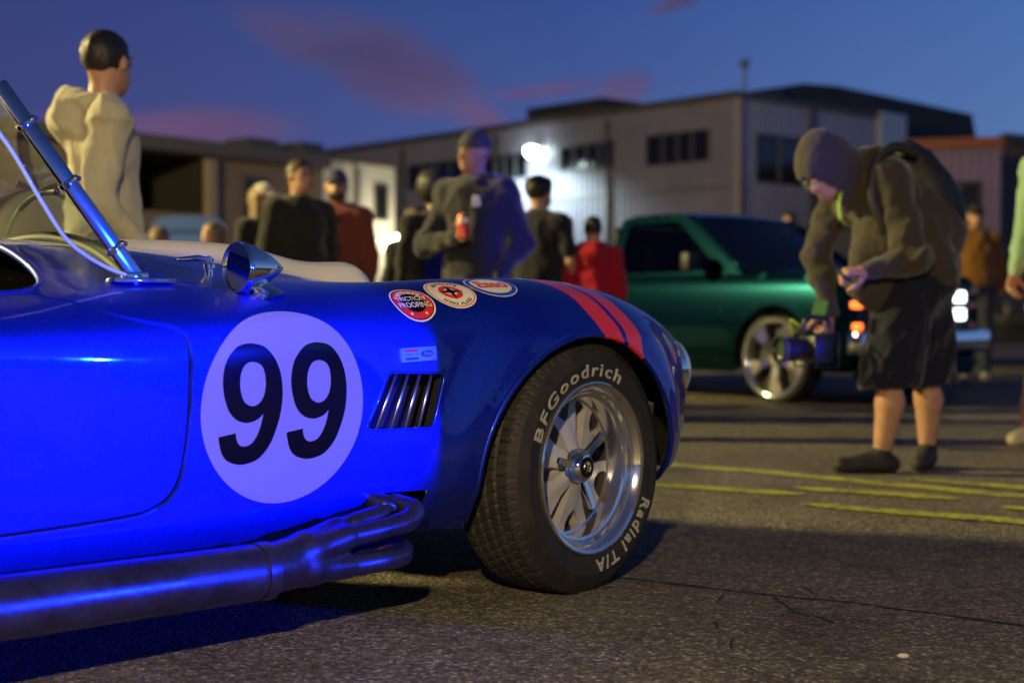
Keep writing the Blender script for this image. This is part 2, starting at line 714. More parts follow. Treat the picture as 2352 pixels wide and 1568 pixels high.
e = empty('blue_floodlight', (p[0], p[1], 0), math.atan2(1.7, -4.1))      # local x points at the car
tag(e, 'blue led floodlight with added barn doors on a short stand to the right of the camera', 'floodlight')
MB().tube([(-.08, 0, .0), (-.08, 0, p[2] - .12)], .016, 10).build('post', M_POLE, e, True, 40)
for k in range(3):
    a = R(120 * k + 20)
    MB().tube([(-.08, 0, .30), (-.08 + .32 * math.cos(a), .32 * math.sin(a), .012)], .011, 8).build('leg', M_POLE, e, True, 40)
M_LBLK = pr('lamp_black', (.008, .008, .009), .6)
MB().box((-.09, 0, p[2]), (.10, .30, .24), bev=.01).build('housing', M_LBLK, e, True, 40)
MB().box((-.036, 0, p[2]), (.004, .24, .18)).build('led_panel', pr('blue_led_glow', (0, 0, .1), .4, emit=(.02, .06, 1.0), es=6), e)
MB().add([(-.04, -.16, p[2] - .12), (-.04, .16, p[2] - .12), (.25, .34, p[2] - .0355), (.25, -.34, p[2] - .0355), (-.04, -.16, p[2] - .124), (-.04, .16, p[2] - .124), (.25, .34, p[2] - .0395), (.25, -.34, p[2] - .0395)],
         [(0, 1, 2, 3), (7, 6, 5, 4), (0, 4, 5, 1), (1, 5, 6, 2), (2, 6, 7, 3), (3, 7, 4, 0)]).build('barn_door', M_LBLK, e)  # lower leaf added to cut the blue light off the ground
# leaf added to shade the far right; unseen flag added to shade the front wing
a_ = Vector((.187, -.1655, 0))
b_ = Vector((-.06, -.21, 0))
MB().add([(a_.x, a_.y, p[2] - .2), (b_.x, b_.y, p[2] - .2), (b_.x, b_.y, p[2] + .2), (a_.x, a_.y, p[2] + .2), (a_.x, a_.y - .004, p[2] - .2), (b_.x, b_.y - .004, p[2] - .2), (b_.x, b_.y - .004, p[2] + .2), (a_.x, a_.y - .004, p[2] + .2)],
         [(0, 1, 2, 3), (7, 6, 5, 4), (0, 4, 5, 1), (1, 5, 6, 2), (2, 6, 7, 3), (3, 7, 4, 0)]).build('barn_door', M_LBLK, e)
ang_a, ang_b, dist = R(119.6), R(153.6), 1.2
fa, fb = [Vector((p[0] + dist / math.cos(a_ - (ang_a + ang_b) / 2) * math.cos(a_), p[1] + dist / math.cos(a_ - (ang_a + ang_b) / 2) * math.sin(a_), 0)) for a_ in (ang_a, ang_b)]
fc = (fa + fb) / 2
fg = empty('added_light_flag', tuple(fc), math.atan2(fb.y - fa.y, fb.x - fa.x))
tag(fg, 'added unseen black flag on a stand that blocks the blue floodlight', 'light flag')
wf = (fb - fa).length
MB().box((0, 0, .88), (wf, .006, 1.5)).build('cloth', M_LBLK, fg)
MB().tube([(-wf / 2 + .01, .012, .12), (-wf / 2 + .01, .012, 1.64), (wf / 2 - .01, .012, 1.64), (wf / 2 - .01, .012, .12)], .007, 8).build('frame', M_POLE, fg, True)
MB().tube([(0, .02, 0), (0, .02, 1.70)], .012, 8).build('post', M_POLE, fg, True)
MB().box((0, .02, .012), (.5, .4, .02), bev=.006).build('base_plate', M_LBLK, fg)
wx = dist * math.tan(R(158.3) - (ang_a + ang_b) / 2)
MB().box(((wf / 2 + wx) / 2 + .0, 0, 1.2), (wx - wf / 2, .006, .86)).build('cloth_wing', M_LBLK, fg)  # extra cloth added to keep blue light off the bonnet scoop
# ================================================================== the blue roadster
# car coordinates: x forward from the front axle, y to the car's right (towards the camera), z up; local object space uses y = -right
def C(x, y, z):
    return (x, -y, z)


cobra = empty('sports_car', (0.19 - 0.8 * math.cos(R(45)), 3.72 + 0.8 * math.sin(R(45)), 0), R(45))
tag(cobra, 'glossy blue open sports car with white 99 roundel, nearest to the camera', 'car')


def paint_mat():
    m = pr('blue_metallic_paint', (0.004, 0.028, 0.32), 0.44, metal=0.85, coat=1.0, coat_r=0.03)
    t = NT(m)
    c = t.coord()
    sp = t.new('ShaderNodeSeparateXYZ')
    t.l.new(c, sp.inputs[0])
    x, yl = sp.outputs['X'], sp.outputs['Y']
    # metal flake
    vo = t.new('ShaderNodeTexVoronoi')
    vo.inputs['Scale'].default_value = 900
    t.l.new(c, vo.inputs['Vector'])
    fl = t.new('ShaderNodeSeparateColor')
    t.l.new(vo.outputs['Color'], fl.inputs[0])
    base = t.ramp(fl.outputs[0], [(0.0, (0.001, 0.014, 0.36)), (0.85, (0.0015, 0.022, 0.48)), (1.0, (0.010, 0.07, 0.62))])
    # faint wipe marks and dust
    du = t.noise(c, 7.0, 5, 0.65)
    # white centre band on the bonnet, deck and nose
    ay = t.math('ABSOLUTE', yl)
    white = t.math('LESS_THAN', ay, 0.235)
    # two red hash bars over the right front wing
    yr = t.math('MULTIPLY', yl, -1.0)
    u = t.math('SUBTRACT', x, t.math('MULTIPLY', t.math('SUBTRACT', yr, 0.82), 0.62))
    b1 = t.math('MULTIPLY', t.math('GREATER_THAN', u, 0.027), t.math('LESS_THAN', u, 0.108))
    b2 = t.math('MULTIPLY', t.math('GREATER_THAN', u, 0.129), t.math('LESS_THAN', u, 0.200))
    red = t.math('MULTIPLY', t.math('ADD', b1, b2), t.math('GREATER_THAN', yr, 0.45))
    col = t.mix(white, base, (0.74, 0.72, 0.62))
    col = t.mix(red, col, (0.62, 0.015, 0.018))
    t.set('Base Color', col)
    flat = t.math('MAXIMUM', white, red)
    t.set('Metallic', t.math('MULTIPLY', t.math('SUBTRACT', 1.0, flat), 0.85))
    t.set('Roughness', t.math('ADD', 0.42, t.math('MULTIPLY', du, 0.08)))
    t.set('Coat Roughness', t.ramp(du, [(0.35, 0.025), (0.7, 0.09)]))
    return m


M_PAINT = paint_mat()
M_CHROME = pr('polished_chrome', (0.86, 0.86, 0.86), 0.06, metal=1.0)
M_BRUSH = pr('brushed_alloy', (0.55, 0.54, 0.52), 0.33, metal=1.0)
M_DARK = pr('dark_recess', (0.006, 0.006, 0.007), 0.8)
M_BLACKTRIM = pr('black_rubber_trim', (0.012, 0.012, 0.013), 0.55)
M_LEATHER = mottled('black_leather', (0.0028, 0.0026, 0.0025), 0.3, 8, 1.0, 0.0, 60, spec=0.0)
M_INK = pr('black_vinyl', (0.0022, 0.002, 0.0022), 0.14, spec=.4)
M_VINYL_W = pr('white_vinyl', (0.20, 0.20, 0.24), 0.16, spec=.4)
M_VINYL_C = pr('cream_vinyl', (0.74, 0.72, 0.58), 0.4, coat=0.5, coat_r=0.1)
M_VINYL_R = pr('red_vinyl', (0.68, 0.02, 0.015), 0.4, coat=0.5, coat_r=0.1)
M_VINYL_B = pr('blue_vinyl', (0.01, 0.06, 0.62), 0.4, coat=0.5, coat_r=0.1)


def spline_coef(t, y):
    """second derivatives of a natural cubic spline, vectorised over trailing axes"""
    t = np.asarray(t, float)
    y = np.asarray(y, float)
    n = len(t)
    h = np.diff(t)
    A = np.eye(n)
    B = np.zeros_like(y)
    for i in range(1, n - 1):
        A[i, i - 1], A[i, i], A[i, i + 1] = h[i - 1], 2 * (h[i - 1] + h[i]), h[i]
        B[i] = 6 * ((y[i + 1] - y[i]) / h[i] - (y[i] - y[i - 1]) / h[i - 1])
    return np.linalg.solve(A, B.reshape(n, -1)).reshape(y.shape)


def spline_eval(t, y, q):
    t = np.asarray(t, float)
    y = np.asarray(y, float)
    M = spline_coef(t, y)
    k = np.clip(np.searchsorted(t, q) - 1, 0, len(t) - 2)
    h = t[k + 1] - t[k]
    a = (t[k + 1] - q) / h
    b = (q - t[k]) / h
    sh = (-1,) + (1,) * (y.ndim - 1)
    a, b, h = a.reshape(sh), b.reshape(sh), h.reshape(sh)
    return a * y[k] + b * y[k + 1] + ((a ** 3 - a) * M[k] + (b ** 3 - b) * M[k + 1]) * h * h / 6


# cross sections: station x, then nine (y, z) points from the sill over the wing crest to the centre line
SECT = [
    (-3.12, [(.20, .40), (.24, .44), (.27, .50), (.27, .56), (.25, .61), (.20, .635), (.14, .645), (.07, .65), (0, .652)]),
    (-3.00, [(.42, .30), (.50, .37), (.545, .47), (.545, .57), (.50, .65), (.41, .69), (.30, .70), (.15, .705), (0, .707)]),
    (-2.75, [(.58, .22), (.68, .33), (.735, .46), (.735, .59), (.68, .71), (.56, .77), (.42, .775), (.21, .78), (0, .782)]),
    (-2.35, [(.68, .15), (.78, .30), (.835, .46), (.835, .63), (.775, .765), (.63, .83), (.47, .825), (.24, .82), (0, .822)]),
    (-2.05, [(.67, .13), (.76, .28), (.80, .45), (.80, .61), (.755, .74), (.63, .81), (.48, .825), (.24, .83), (0, .832)]),
    (-1.70, [(.66, .13), (.722, .27), (.746, .45), (.758, .60), (.746, .705), (.63, .765), (.48, .81), (.24, .85), (0, .865)]),
    (-1.35, [(.66, .13), (.722, .27), (.745, .45), (.757, .60), (.745, .706), (.645, .770), (.47, .822), (.24, .888), (0, .910)]),
    (-1.05, [(.66, .145), (.723, .275), (.746, .45), (.757, .60), (.744, .716), (.635, .780), (.46, .830), (.24, .888), (0, .908)]),
    (-0.75, [(.675, .175), (.727, .285), (.750, .45), (.757, .60), (.740, .726), (.62, .795), (.45, .822), (.24, .866), (0, .882)]),
    (-0.55, [(.69, .205), (.738, .30), (.760, .45), (.757, .61), (.722, .738), (.60, .805), (.45, .815), (.24, .838), (0, .850)]),
    (-0.42, [(.695, .205), (.740, .30), (.760, .46), (.764, .62), (.735, .75), (.605, .816), (.455, .806), (.24, .806), (0, .812)]),
    (-0.28, [(.710, .19), (.755, .30), (.780, .47), (.784, .63), (.758, .760), (.615, .824), (.46, .803), (.24, .795), (0, .798)]),
    (0.00, [(.725, .18), (.770, .31), (.796, .48), (.798, .64), (.775, .765), (.62, .826), (.47, .795), (.24, .782), (0, .782)]),
    (0.25, [(.735, .24), (.762, .33), (.784, .46), (.786, .612), (.760, .735), (.605, .797), (.46, .770), (.24, .755), (0, .753)]),
    (0.45, [(.69, .275), (.730, .34), (.748, .45), (.748, .57), (.715, .682), (.58, .745), (.44, .728), (.23, .714), (0, .710)]),
    (0.60, [(.585, .285), (.632, .35), (.655, .43), (.658, .535), (.635, .63), (.525, .688), (.40, .682), (.21, .670), (0, .666)]),
    (0.70, [(.47, .25), (.535, .335), (.565, .425), (.567, .51), (.53, .583), (.45, .628), (.345, .63), (.18, .625), (0, .622)]),
    (0.78, [(.33, .29), (.385, .35), (.41, .42), (.41, .485), (.385, .54), (.33, .568), (.25, .573), (.13, .572), (0, .570)]),
]
XS = np.array([s_[0] for s_ in SECT])
CTRL = np.array([s_[1] for s_ in SECT])
KN = np.array([0, .12, .245, .355, .465, .58, .69, .845, 1.0])
NX, NTT = 700, 260
GX = np.linspace(XS[0], XS[-1], NX)
GT = np.linspace(0, 1, NTT)
_c = spline_eval(XS, CTRL, GX)                       # NX,9,2
_s = spline_eval(KN, np.swapaxes(_c, 0, 1), GT)      # NTT,NX,2
GY, GZ = _s[:, :, 0].T.copy(), _s[:, :, 1].T.copy()  # NX,NTT
# a rolled outward lip around the wheel arches
ARCHES = [(0.0, 0.31, 0.370), (-2.35, 0.31, 0.372)]
GXX = np.repeat(GX[:, None], NTT, 1)
for ax, az, ar in ARCHES:
    d_ = np.sqrt((GXX - ax) ** 2 + (GZ - az) ** 2) - ar
    side = np.clip((0.765 - GZ) / 0.10, 0, 1)
    side = side * side * (3 - 2 * side)
    q_ = np.clip((0.16 - np.maximum(d_, 0)) / 0.13, 0, 1)
    GY += (0.034 * q_ * q_ * (3 - 2 * q_) + .005 * np.exp(-(np.maximum(d_, 0) / 0.02) ** 2)) * side * np.clip((GZ - 0.16) / 0.15, 0, 1)
GY[:, -1] = 0.0
SL = 1.36                                             # scale of t in the flat layout
_arc = np.concatenate([np.zeros((NX, 1)), np.cumsum(np.hypot(np.diff(GY, axis=1), np.diff(GZ, axis=1)), 1)], 1)
_P = np.stack([GXX, GY, GZ], 2)
_dx = np.gradient(_P, axis=0)
_dt = np.gradient(_P, axis=1)
_N = np.cross(_dx, _dt)
_N /= np.linalg.norm(_N, axis=2, keepdims=True) + 1e-12
if _N[NX // 2, 60, 1] < 0:
    _N = -_N


def _bil(A, x, t):
    fx = np.clip((np.asarray(x) - GX[0]) / (GX[-1] - GX[0]) * (NX - 1), 0, NX - 1.0001)
    ft = np.clip(np.asarray(t) * (NTT - 1), 0, NTT - 1.0001)
    i, j = fx.astype(int), ft.astype(int)
    a, b = fx - i, ft - j
    if A.ndim == 3:
        a, b = a[:, None], b[:, None]
    return (1 - a) * (1 - b) * A[i, j] + a * (1 - b) * A[i + 1, j] + (1 - a) * b * A[i, j + 1] + a * b * A[i + 1, j + 1]


def surf(x, t, off=0.0):
    x, t = np.atleast_1d(np.asarray(x, float)), np.atleast_1d(np.asarray(t, float))
    p = _bil(_P, x, t)
    n = _bil(_N, x, t)
    n /= np.linalg.norm(n, axis=1, keepdims=True)
    return p + n * off, n


def col(x):
    return int(np.clip(round((x - GX[0]) / (GX[-1] - GX[0]) * (NX - 1)), 0, NX - 1))


def t_of_z(x, z):
    i = col(x)
    k = int(np.argmax(GZ[i, :int(NTT * .62)]))
    zz = GZ[i, :k + 1]
    if z <= zz[0]:
        return -0.03
    return float(np.interp(z, zz, GT[:k + 1]))


def t_of_y(x, y):
    i = col(x)
    k = int(np.argmax(GY[i]))
    return float(np.interp(-y, -GY[i, k:], GT[k:]))


def wrap(x0, t0, a, b, off):
    """lay flat (a forward, b up along the skin) coordinates onto the body around (x0, t0)"""
    a, b = np.asarray(a, float), np.asarray(b, float)
    fx = np.clip((x0 + a - GX[0]) / (GX[-1] - GX[0]) * (NX - 1), 0, NX - 1.001)
    i0 = fx.astype(int)
    fr = fx - i0
    j0 = t0 * (NTT - 1)
    l0 = np.interp(j0, np.arange(NTT), _arc[col(x0)])
    zc = float(np.interp(j0, np.arange(NTT), GZ[col(x0)]))
    out = np.empty((len(a), 3))
    nn = np.empty((len(a), 3))
    for k in range(len(a)):
        ts = []
        for i in (i0[k], i0[k] + 1):
            # keep the middle of the decal level in z along the car
            kk = int(np.argmax(GZ[i, :int(NTT * .62)]))
            tc = np.interp(zc, GZ[i, :kk + 1], GT[:kk + 1]) if zc < GZ[i, kk] else t0
            tc = 0.5 * tc + 0.5 * t0
            la = np.interp(tc, GT, _arc[i])
            ts.append(np.interp(la + b[k], _arc[i], GT))
        t = ts[0] * (1 - fr[k]) + ts[1] * fr[k]
        p, n = surf([x0 + a[k]], [t], off)
        out[k], nn[k] = p[0], n[0]
    return out, nn


def P3(arr):
    return [(p[0], -p[1], p[2]) for p in arr]


# ---- openings in the flat layout (x, t*SL)
def loop_xz(pts, step=0.012):
    q = dense(pts, step)
    return np.array([(p[0], t_of_z(p[0], p[1]) * SL) for p in q])


def arch_loop(ax, az, ar):
    a = np.linspace(R(-28), R(208), 90)
    pts = [(ax + ar * math.cos(k), az + ar * math.sin(k)) for k in a]
    q = [(p[0], (t_of_z(p[0], p[1]) if p[1] > GZ[col(p[0]), 0] else -0.04) * SL) for p in pts]
    lo = [(pts[-1][0], -0.05 * SL), (pts[0][0], -0.05 * SL)]
    return np.array(dense(q + lo, 0.02))


def rounded(pts, r, n=5):
    out = []
    m = len(pts)
    for i in range(m):
        a, b, c_ = np.array(pts[i - 1]), np.array(pts[i]), np.array(pts[(i + 1) % m])
        u, v = (a - b) / np.linalg.norm(a - b), (c_ - b) / np.linalg.norm(c_ - b)
        p, q = b + u * r, b + v * r
        for k in range(n + 1):
            t = k / n
            out.append((1 - t) ** 2 * p + 2 * t * (1 - t) * b + t * t * q)
    return out


VENT = rounded([(-.698, .468), (-.495, .462), (-.455, .592), (-.630, .600)], 0.018)
EXH = rounded([(-.672, .245), (-.655, .318), (-.492, .312), (-.512, .232)], 0.012)
L_VENT = loop_xz(VENT)
L_EXH = loop_xz(EXH)
L_ARCH = [arch_loop(*a) for a in ARCHES]

DOOR_XZ = [(-1.379, .7645), (-1.321, .741), (-1.257, .725), (-1.200, .714), (-1.172, .700), (-1.158, .668), (-1.156, .60), (-1.158, .50), (-1.170, .41),
           (-1.196, .358), (-1.239, .332), (-1.29, .322), (-1.45, .314), (-1.66, .312), (-1.72, .335), (-1.745, .39), (-1.755, .55), (-1.76, .70)]


def cockpit_edge():
    """front-right quarter to rear-right of the opening, as (x, y)"""
    return [(-1.315, 0.0), (-1.318, .20), (-1.330, .38), (-1.352, .48), (-1.385, .545), (-1.43, .580), (-1.50, .592), (-1.70, .592), (-1.86, .575), (-1.93, .52), (-1.965, .40), (-1.975, .2), (-1.975, 0.0)]


ck = [np.array(p) for p in cockpit_edge()]
ck = [np.array(tuple(p)[:2]) for p in smooth_path([(p[0], p[1], 0) for p in ck], 6)]
ckp = np.array([(p[0], (1.0 if p[1] < 1e-4 else t_of_y(p[0], p[1])) * SL) for p in ck])
L_COCK = np.vstack([ckp, [(-1.975, 1.01 * SL), (-1.315, 1.01 * SL)]])
# door: outline below plus the cockpit edge on top
_f = [i for i, p in enumerate(ck) if p[0] < -1.442 and p[0] > -1.755]
_dl = [(p[0], t_of_z(p[0], p[1]) * SL) for p in dense([tuple(q)[:2] for q in smooth_path([(a_[0], a_[1], 0) for a_ in DOOR_XZ], 6)], 0.012, False)]
_front = (-1.442, t_of_y(-1.442, .583) * SL)
L_DOOR = np.array(_dl + [tuple(ckp[i]) for i in reversed(_f)] + [_front] + [((_front[0] + _dl[0][0]) / 2, (_front[1] + _dl[0][1]) / 2 - 0.004)])
HOOD_XY = [(-1.03, 0.0), (-1.03, .30), (-1.00, .385), (-.90, .43), (-.5, .43), (-.1, .40), (.25, .36), (.42, .30), (.47, .2), (.48, 0.0)]
L_HOOD = np.array([(p[0], (1.0 if p[1] < 1e-4 else t_of_y(p[0], p[1])) * SL) for p in dense(HOOD_XY, 0.015, False)])
L_HOODH = np.vstack([L_HOOD, [(.48, 1.01 * SL), (-1.03, 1.01 * SL)]])


def shrink(loop, d):
    lo = np.asarray(loop)
    n = len(lo)
    e = np.roll(lo, -1, 0) - np.roll(lo, 1, 0)
    nr = np.stack([-e[:, 1], e[:, 0]], 1)
    nr /= np.linalg.norm(nr, axis=1, keepdims=True) + 1e-9
    area = 0.5 * np.sum(lo[:, 0] * np.roll(lo[:, 1], -1) - np.roll(lo[:, 0], -1) * lo[:, 1])
    return lo + nr * d * (1 if area > 0 else -1)


GRID = 0.020
_gx, _gs = np.meshgrid(np.arange(XS[0] + .004, XS[-1], GRID), np.arange(0, SL + 1e-6, SL / 66))
GPTS = np.stack([_gx.ravel(), _gs.ravel()], 1)
DOM = np.array(dense([(XS[0], 0), (XS[-1], 0), (XS[-1], SL), (XS[0], SL)], 0.02))


def skin(name, keep_loop, cut_loops, mat, mirror=True, off=0.0, edge=0.0, parent=cobra):
    loops = ([DOM] if keep_loop is None else [keep_loop]) + list(cut_loops)
    g = GPTS.copy()
    if keep_loop is not None:
        g = g[inside(keep_loop, g)]
    for lo in cut_loops:
        g = g[~inside(lo, g)]
    g = g[~near_mask(g, loops, GRID * 0.55)]
    g = g[(g[:, 1] > 1e-4)]

    def keep(c):
        k = (c[:, 1] > 0) & (c[:, 1] < SL) & (c[:, 0] > XS[0]) & (c[:, 0] < XS[-1])
        if keep_loop is not None:
            k &= inside(keep_loop, c)
        for lo in cut_loops:
            k &= ~inside(lo, c)
        return k
    v2, f = cdt(loops, g, keep)
    p, n = surf(v2[:, 0], np.clip(v2[:, 1] / SL, 0, 1), off)
    ctr = v2[:, 1] >= SL - 1e-5
    n[ctr, 1] = 0
    p[ctr, 1] = 0
    n /= np.linalg.norm(n, axis=1, keepdims=True)
    # outward winding for the right half in local space (y = -right)
    q = np.array(P3(p))
    nn = np.array(P3(n))
    tri = q[f]
    fn = np.cross(tri[:, 1] - tri[:, 0], tri[:, 2] - tri[:, 0])
    flip = (fn * nn[f].mean(1)).sum(1) < 0
    f[flip] = f[flip][:, ::-1]
    # free edges get a return flange, which reads as sheet thickness
    ed = {}
    for t in f:
        for a, b in ((t[0], t[1]), (t[1], t[2]), (t[2], t[0])):
            ed[(a, b)] = 1
    rim = [(a, b) for (a, b) in ed if (b, a) not in ed and not (ctr[a] and ctr[b])]
    verts, nrm, faces = [tuple(a) for a in q], [tuple(a) for a in nn], [tuple(t) for t in f]
    if edge > 0:
        mp = {}
        for a, b in rim:
            for k in (a, b):
                if k not in mp:
                    mp[k] = len(verts)
                    verts.append(tuple(q[k] - nn[k] * edge))
                    nrm.append(tuple(nn[k]))
        for a, b in rim:
            faces.append((b, a, mp[a], mp[b]))
    if mirror:
        m0 = len(verts)
        verts += [(a[0], -a[1], a[2]) for a in verts]
        nrm += [(a[0], -a[1], a[2]) for a in nrm]
        faces += [tuple(k + m0 for k in reversed(t)) for t in faces[:]]
    ntri = len(f)
    me_o = mesh_obj(name, verts, faces, mat, parent, True)
    me_o.data.normals_split_custom_set_from_vertices(nrm)
    return me_o


skin('body_shell', None, L_ARCH + [L_VENT, L_EXH, L_DOOR, L_COCK, L_HOODH], M_PAINT, True, 0, 0.014)
door = skin('door', shrink(L_DOOR, 0.0125), [], M_PAINT, False, 0.0, 0.014)
_dm = door.data.copy()
door2 = mesh_obj('door', [(v.co.x, -v.co.y, v.co.z) for v in _dm.vertices], [tuple(reversed(p.vertices)) for p in _dm.polygons], M_PAINT, cobra, True)
hood = skin('bonnet', shrink(L_HOODH, 0.0035), [], M_PAINT, True, 0.0, 0.010)
# dark inner skin behind the shut lines
skin('inner_panel', None, L_ARCH + [shrink(L_VENT, -.01), shrink(L_EXH, -.01), shrink(L_COCK, -.02)], M_DARK, True, -0.016, 0)


# ---- rolled lips round the wheel arches, cockpit edge roll
def lip(loop_pts, r, name, mat, off=-0.002, mirror=True):
    pts, _ = surf([p[0] for p in loop_pts], [p[1] for p in loop_pts], off)
    if mirror:
        MB().tube([(p[0], p[1], p[2]) for p in pts], r, 8, True).build(name, mat, cobra, True)
    return MB().tube(P3(pts), r, 8, True).build(name, mat, cobra, True)


for ax, az, ar in ARCHES:
    a = np.linspace(R(-22), R(201), 70)
    lp = [(ax + ar * math.cos(k), az + ar * math.sin(k)) for k in a]
    lp = [(p[0], t_of_z(p[0], p[1])) for p in lp if p[1] > GZ[col(p[0]), 0] + .012]
    lip(lp, 0.0075, 'arch_lip', M_PAINT, -0.0045)
lip([(p[0], min(p[1] / SL, .9999)) for p in ckp], 0.010, 'cockpit_edge', M_PAINT, -0.007)


# ---- wheel wells, floor, cockpit tub
for ax, az, ar in ARCHES:
    for sgn in (1, -1):
        b = MB()
        n = 28
        aa = [R(4) + (R(172)) * k / n for k in range(n + 1)]
        v = []
        for y in (.69, .40):
            v += [C(ax + (ar + .03) * math.cos(k), sgn * y, max(.12, az + (ar + .03) * math.sin(k)) if y > .5 else max(.12, az + (ar + .03) * math.sin(k))) for k in aa]
        f = [(k, k + 1, n + 2 + k, n + 1 + k) for k in range(n)]
        f.append(tuple(n + 1 + k for k in range(n + 1)))
        b.add(v, f)
        b.build('wheel_well', M_DARK, cobra)
b = MB()
b.box(C(-1.25, 0, .15), (1.55, 1.24, .03), bev=.008)
b.box(C(-2.6, 0, .30), (.8, .7, .03), bev=.008)
b.box(C(.35, 0, .24), (.6, .72, .03), bev=.008)
b.build('floor_pan', M_DARK, cobra)
b = MB()
b.box(C(-1.30, 0, .46), (.03, 1.04, .52), bev=.005)
b.box(C(-2.0, 0, .46), (.03, 1.04, .52), bev=.005)
for s_ in (1, -1):
    b.box(C(-1.65, s_ * .60, .45), (.7, .03, .5), bev=.005)
b.build('cockpit_tub', M_LEATHER, cobra)
b = MB()
v, f = [], []
for k, y in enumerate(np.linspace(-.47, .47, 13)):
    zt = .850 - .26 * (y / .55) ** 2 * .3
    for (x, z) in ((-1.30, zt), (-1.37, zt - .01), (-1.40, zt - .05), (-1.385, zt - .20), (-1.31, zt - .22)):
        v.append(C(x, y, z))
for k in range(12):
    for i in range(4):
        f.append((k * 5 + i, k * 5 + i + 1, k * 5 + 6 + i, k * 5 + 5 + i))
dash = b.add(v, f).build('dashboard', M_LEATHER, cobra, True)
for s_ in (1, -1):
    b = MB()
    b.box(C(-1.68, s_ * .29, .34), (.44, .44, .16), bev=.05)
    b.box(C(-1.90, s_ * .29, .56), (.13, .44, .46), (0, R(-14), 0), bev=.05)
    b.build('seat', M_LEATHER, cobra, True, 40)
sw = empty('steering_wheel', C(-1.545, -.30, .80), 0, cobra)
sw.rotation_euler = (0, R(-68), 0)
b = MB()
ring = [(.185 * math.cos(2 * pi * k / 40), .185 * math.sin(2 * pi * k / 40), 0) for k in range(41)]
b.tube(ring, .013, 10, False)
b.build('rim', pr('dark_wood_rim', (0.028, 0.016, 0.01), 0.3, coat=.6), sw, True)
b = MB()
for k in range(3):
    a = R(90 + 120 * k)
    b.tube([(.03 * math.cos(a), .03 * math.sin(a), 0.0), (.18 * math.cos(a), .18 * math.sin(a), 0)], .009, 6)
b.lathe([(0, -.02), (.04, -.02), (.04, .01), (0, .012)], 20)
b.build('spoke', M_BRUSH, sw, True, 40)
MB().tube([C(-1.545, -.30, .80), C(-1.36, -.30, .73)], .02, 10).build('steering_column', M_BLACKTRIM, cobra, True)

# ---- bonnet scoop
v, f = [], []
stn = np.linspace(0, 1, 36)
for u in stn:
    x = -.99 + u * .80
    hgt = .020 + .072 * (u ** .8)
    if u > .90:
        q = (u - .90) / .10
        hgt *= math.sqrt(max(0.0, 1 - q ** 2.2)) * .96 + .04
    w = .150 + .045 * u
    for k in range(25):
        s_ = -1 + 2 * k / 24
        yy = s_ * w * 1.25
        pr_ = 1 / (1 + math.exp((abs(s_) - .74) / .055))
        tt = t_of_y(x, abs(yy)) if abs(yy) > 1e-4 else 1.0
        p, _ = surf([x], [tt])
        v.append(C(x, yy, p[0][2] - .004 + hgt * pr_))
for i in range(35):
    for k in range(24):
        a = i * 25 + k
        f.append((a, a + 1, a + 26, a + 25))
mesh_obj('bonnet_scoop', v, f, M_PAINT, hood, True)

# ---- side vent: back plate, frame lip, four slanted chrome bars
p, _ = surf([q[0] for q in L_VENT], [q[1] / SL for q in L_VENT], 0.0)
b = MB()
pp = P3(p)
inner = [(q[0] + .01, q[1] + .075, q[2]) for q in pp]
n = len(pp)
b.add(pp + inner, [(i, (i + 1) % n, n + (i + 1) % n, n + i) for i in range(n)] + [tuple(range(n, 2 * n))])
vent = b.build('side_vent', M_DARK, cobra)
for k in range(4):
    u = (k + .55) / 4.55
    lo = np.array((-.690 + u * .195, .4645))
    hi = np.array((-.622 + u * .165, .5985))
    q, _ = surf([lo[0], hi[0]], [t_of_z(*lo), t_of_z(*hi)], -0.006)
    MB().tube(P3(q), .0042, 8).build('bar', M_BRUSH, vent, True)
lip([(q[0], q[1] / SL) for q in np.vstack([L_VENT, L_VENT[:1]])], 0.004, 'vent_edge', M_PAINT, -0.002)


# ---- decals
def decal(name, v2, f, x0, t0, off, mat, parent):
    p, n = wrap(x0, t0, v2[:, 0], v2[:, 1], off)
    q = np.array(P3(p))
    f = np.array([t for t in f])
    faces = []
    nn = np.array(P3(n))
    for t in f:
        t = list(t)
        fn = np.cross(q[t[1]] - q[t[0]], q[t[2]] - q[t[0]])
        faces.append(t if (fn * nn[t[0]]).sum() > 0 else t[::-1])
    o = mesh_obj(name, q, faces, mat, parent, True)
    o.data.normals_split_custom_set_from_vertices([tuple(k) for k in nn])
    return o


def bend(v, r, up=True):
    """lay a line of lettering (x along, y up) on a circle of radius r"""
    a = v[:, 0] / r
    if up:
        rr = r + v[:, 1]
        return np.stack([rr * np.sin(a), rr * np.cos(a)], 1)
    rr = r - v[:, 1]
    return np.stack([rr * np.sin(a), -rr * np.cos(a)], 1)


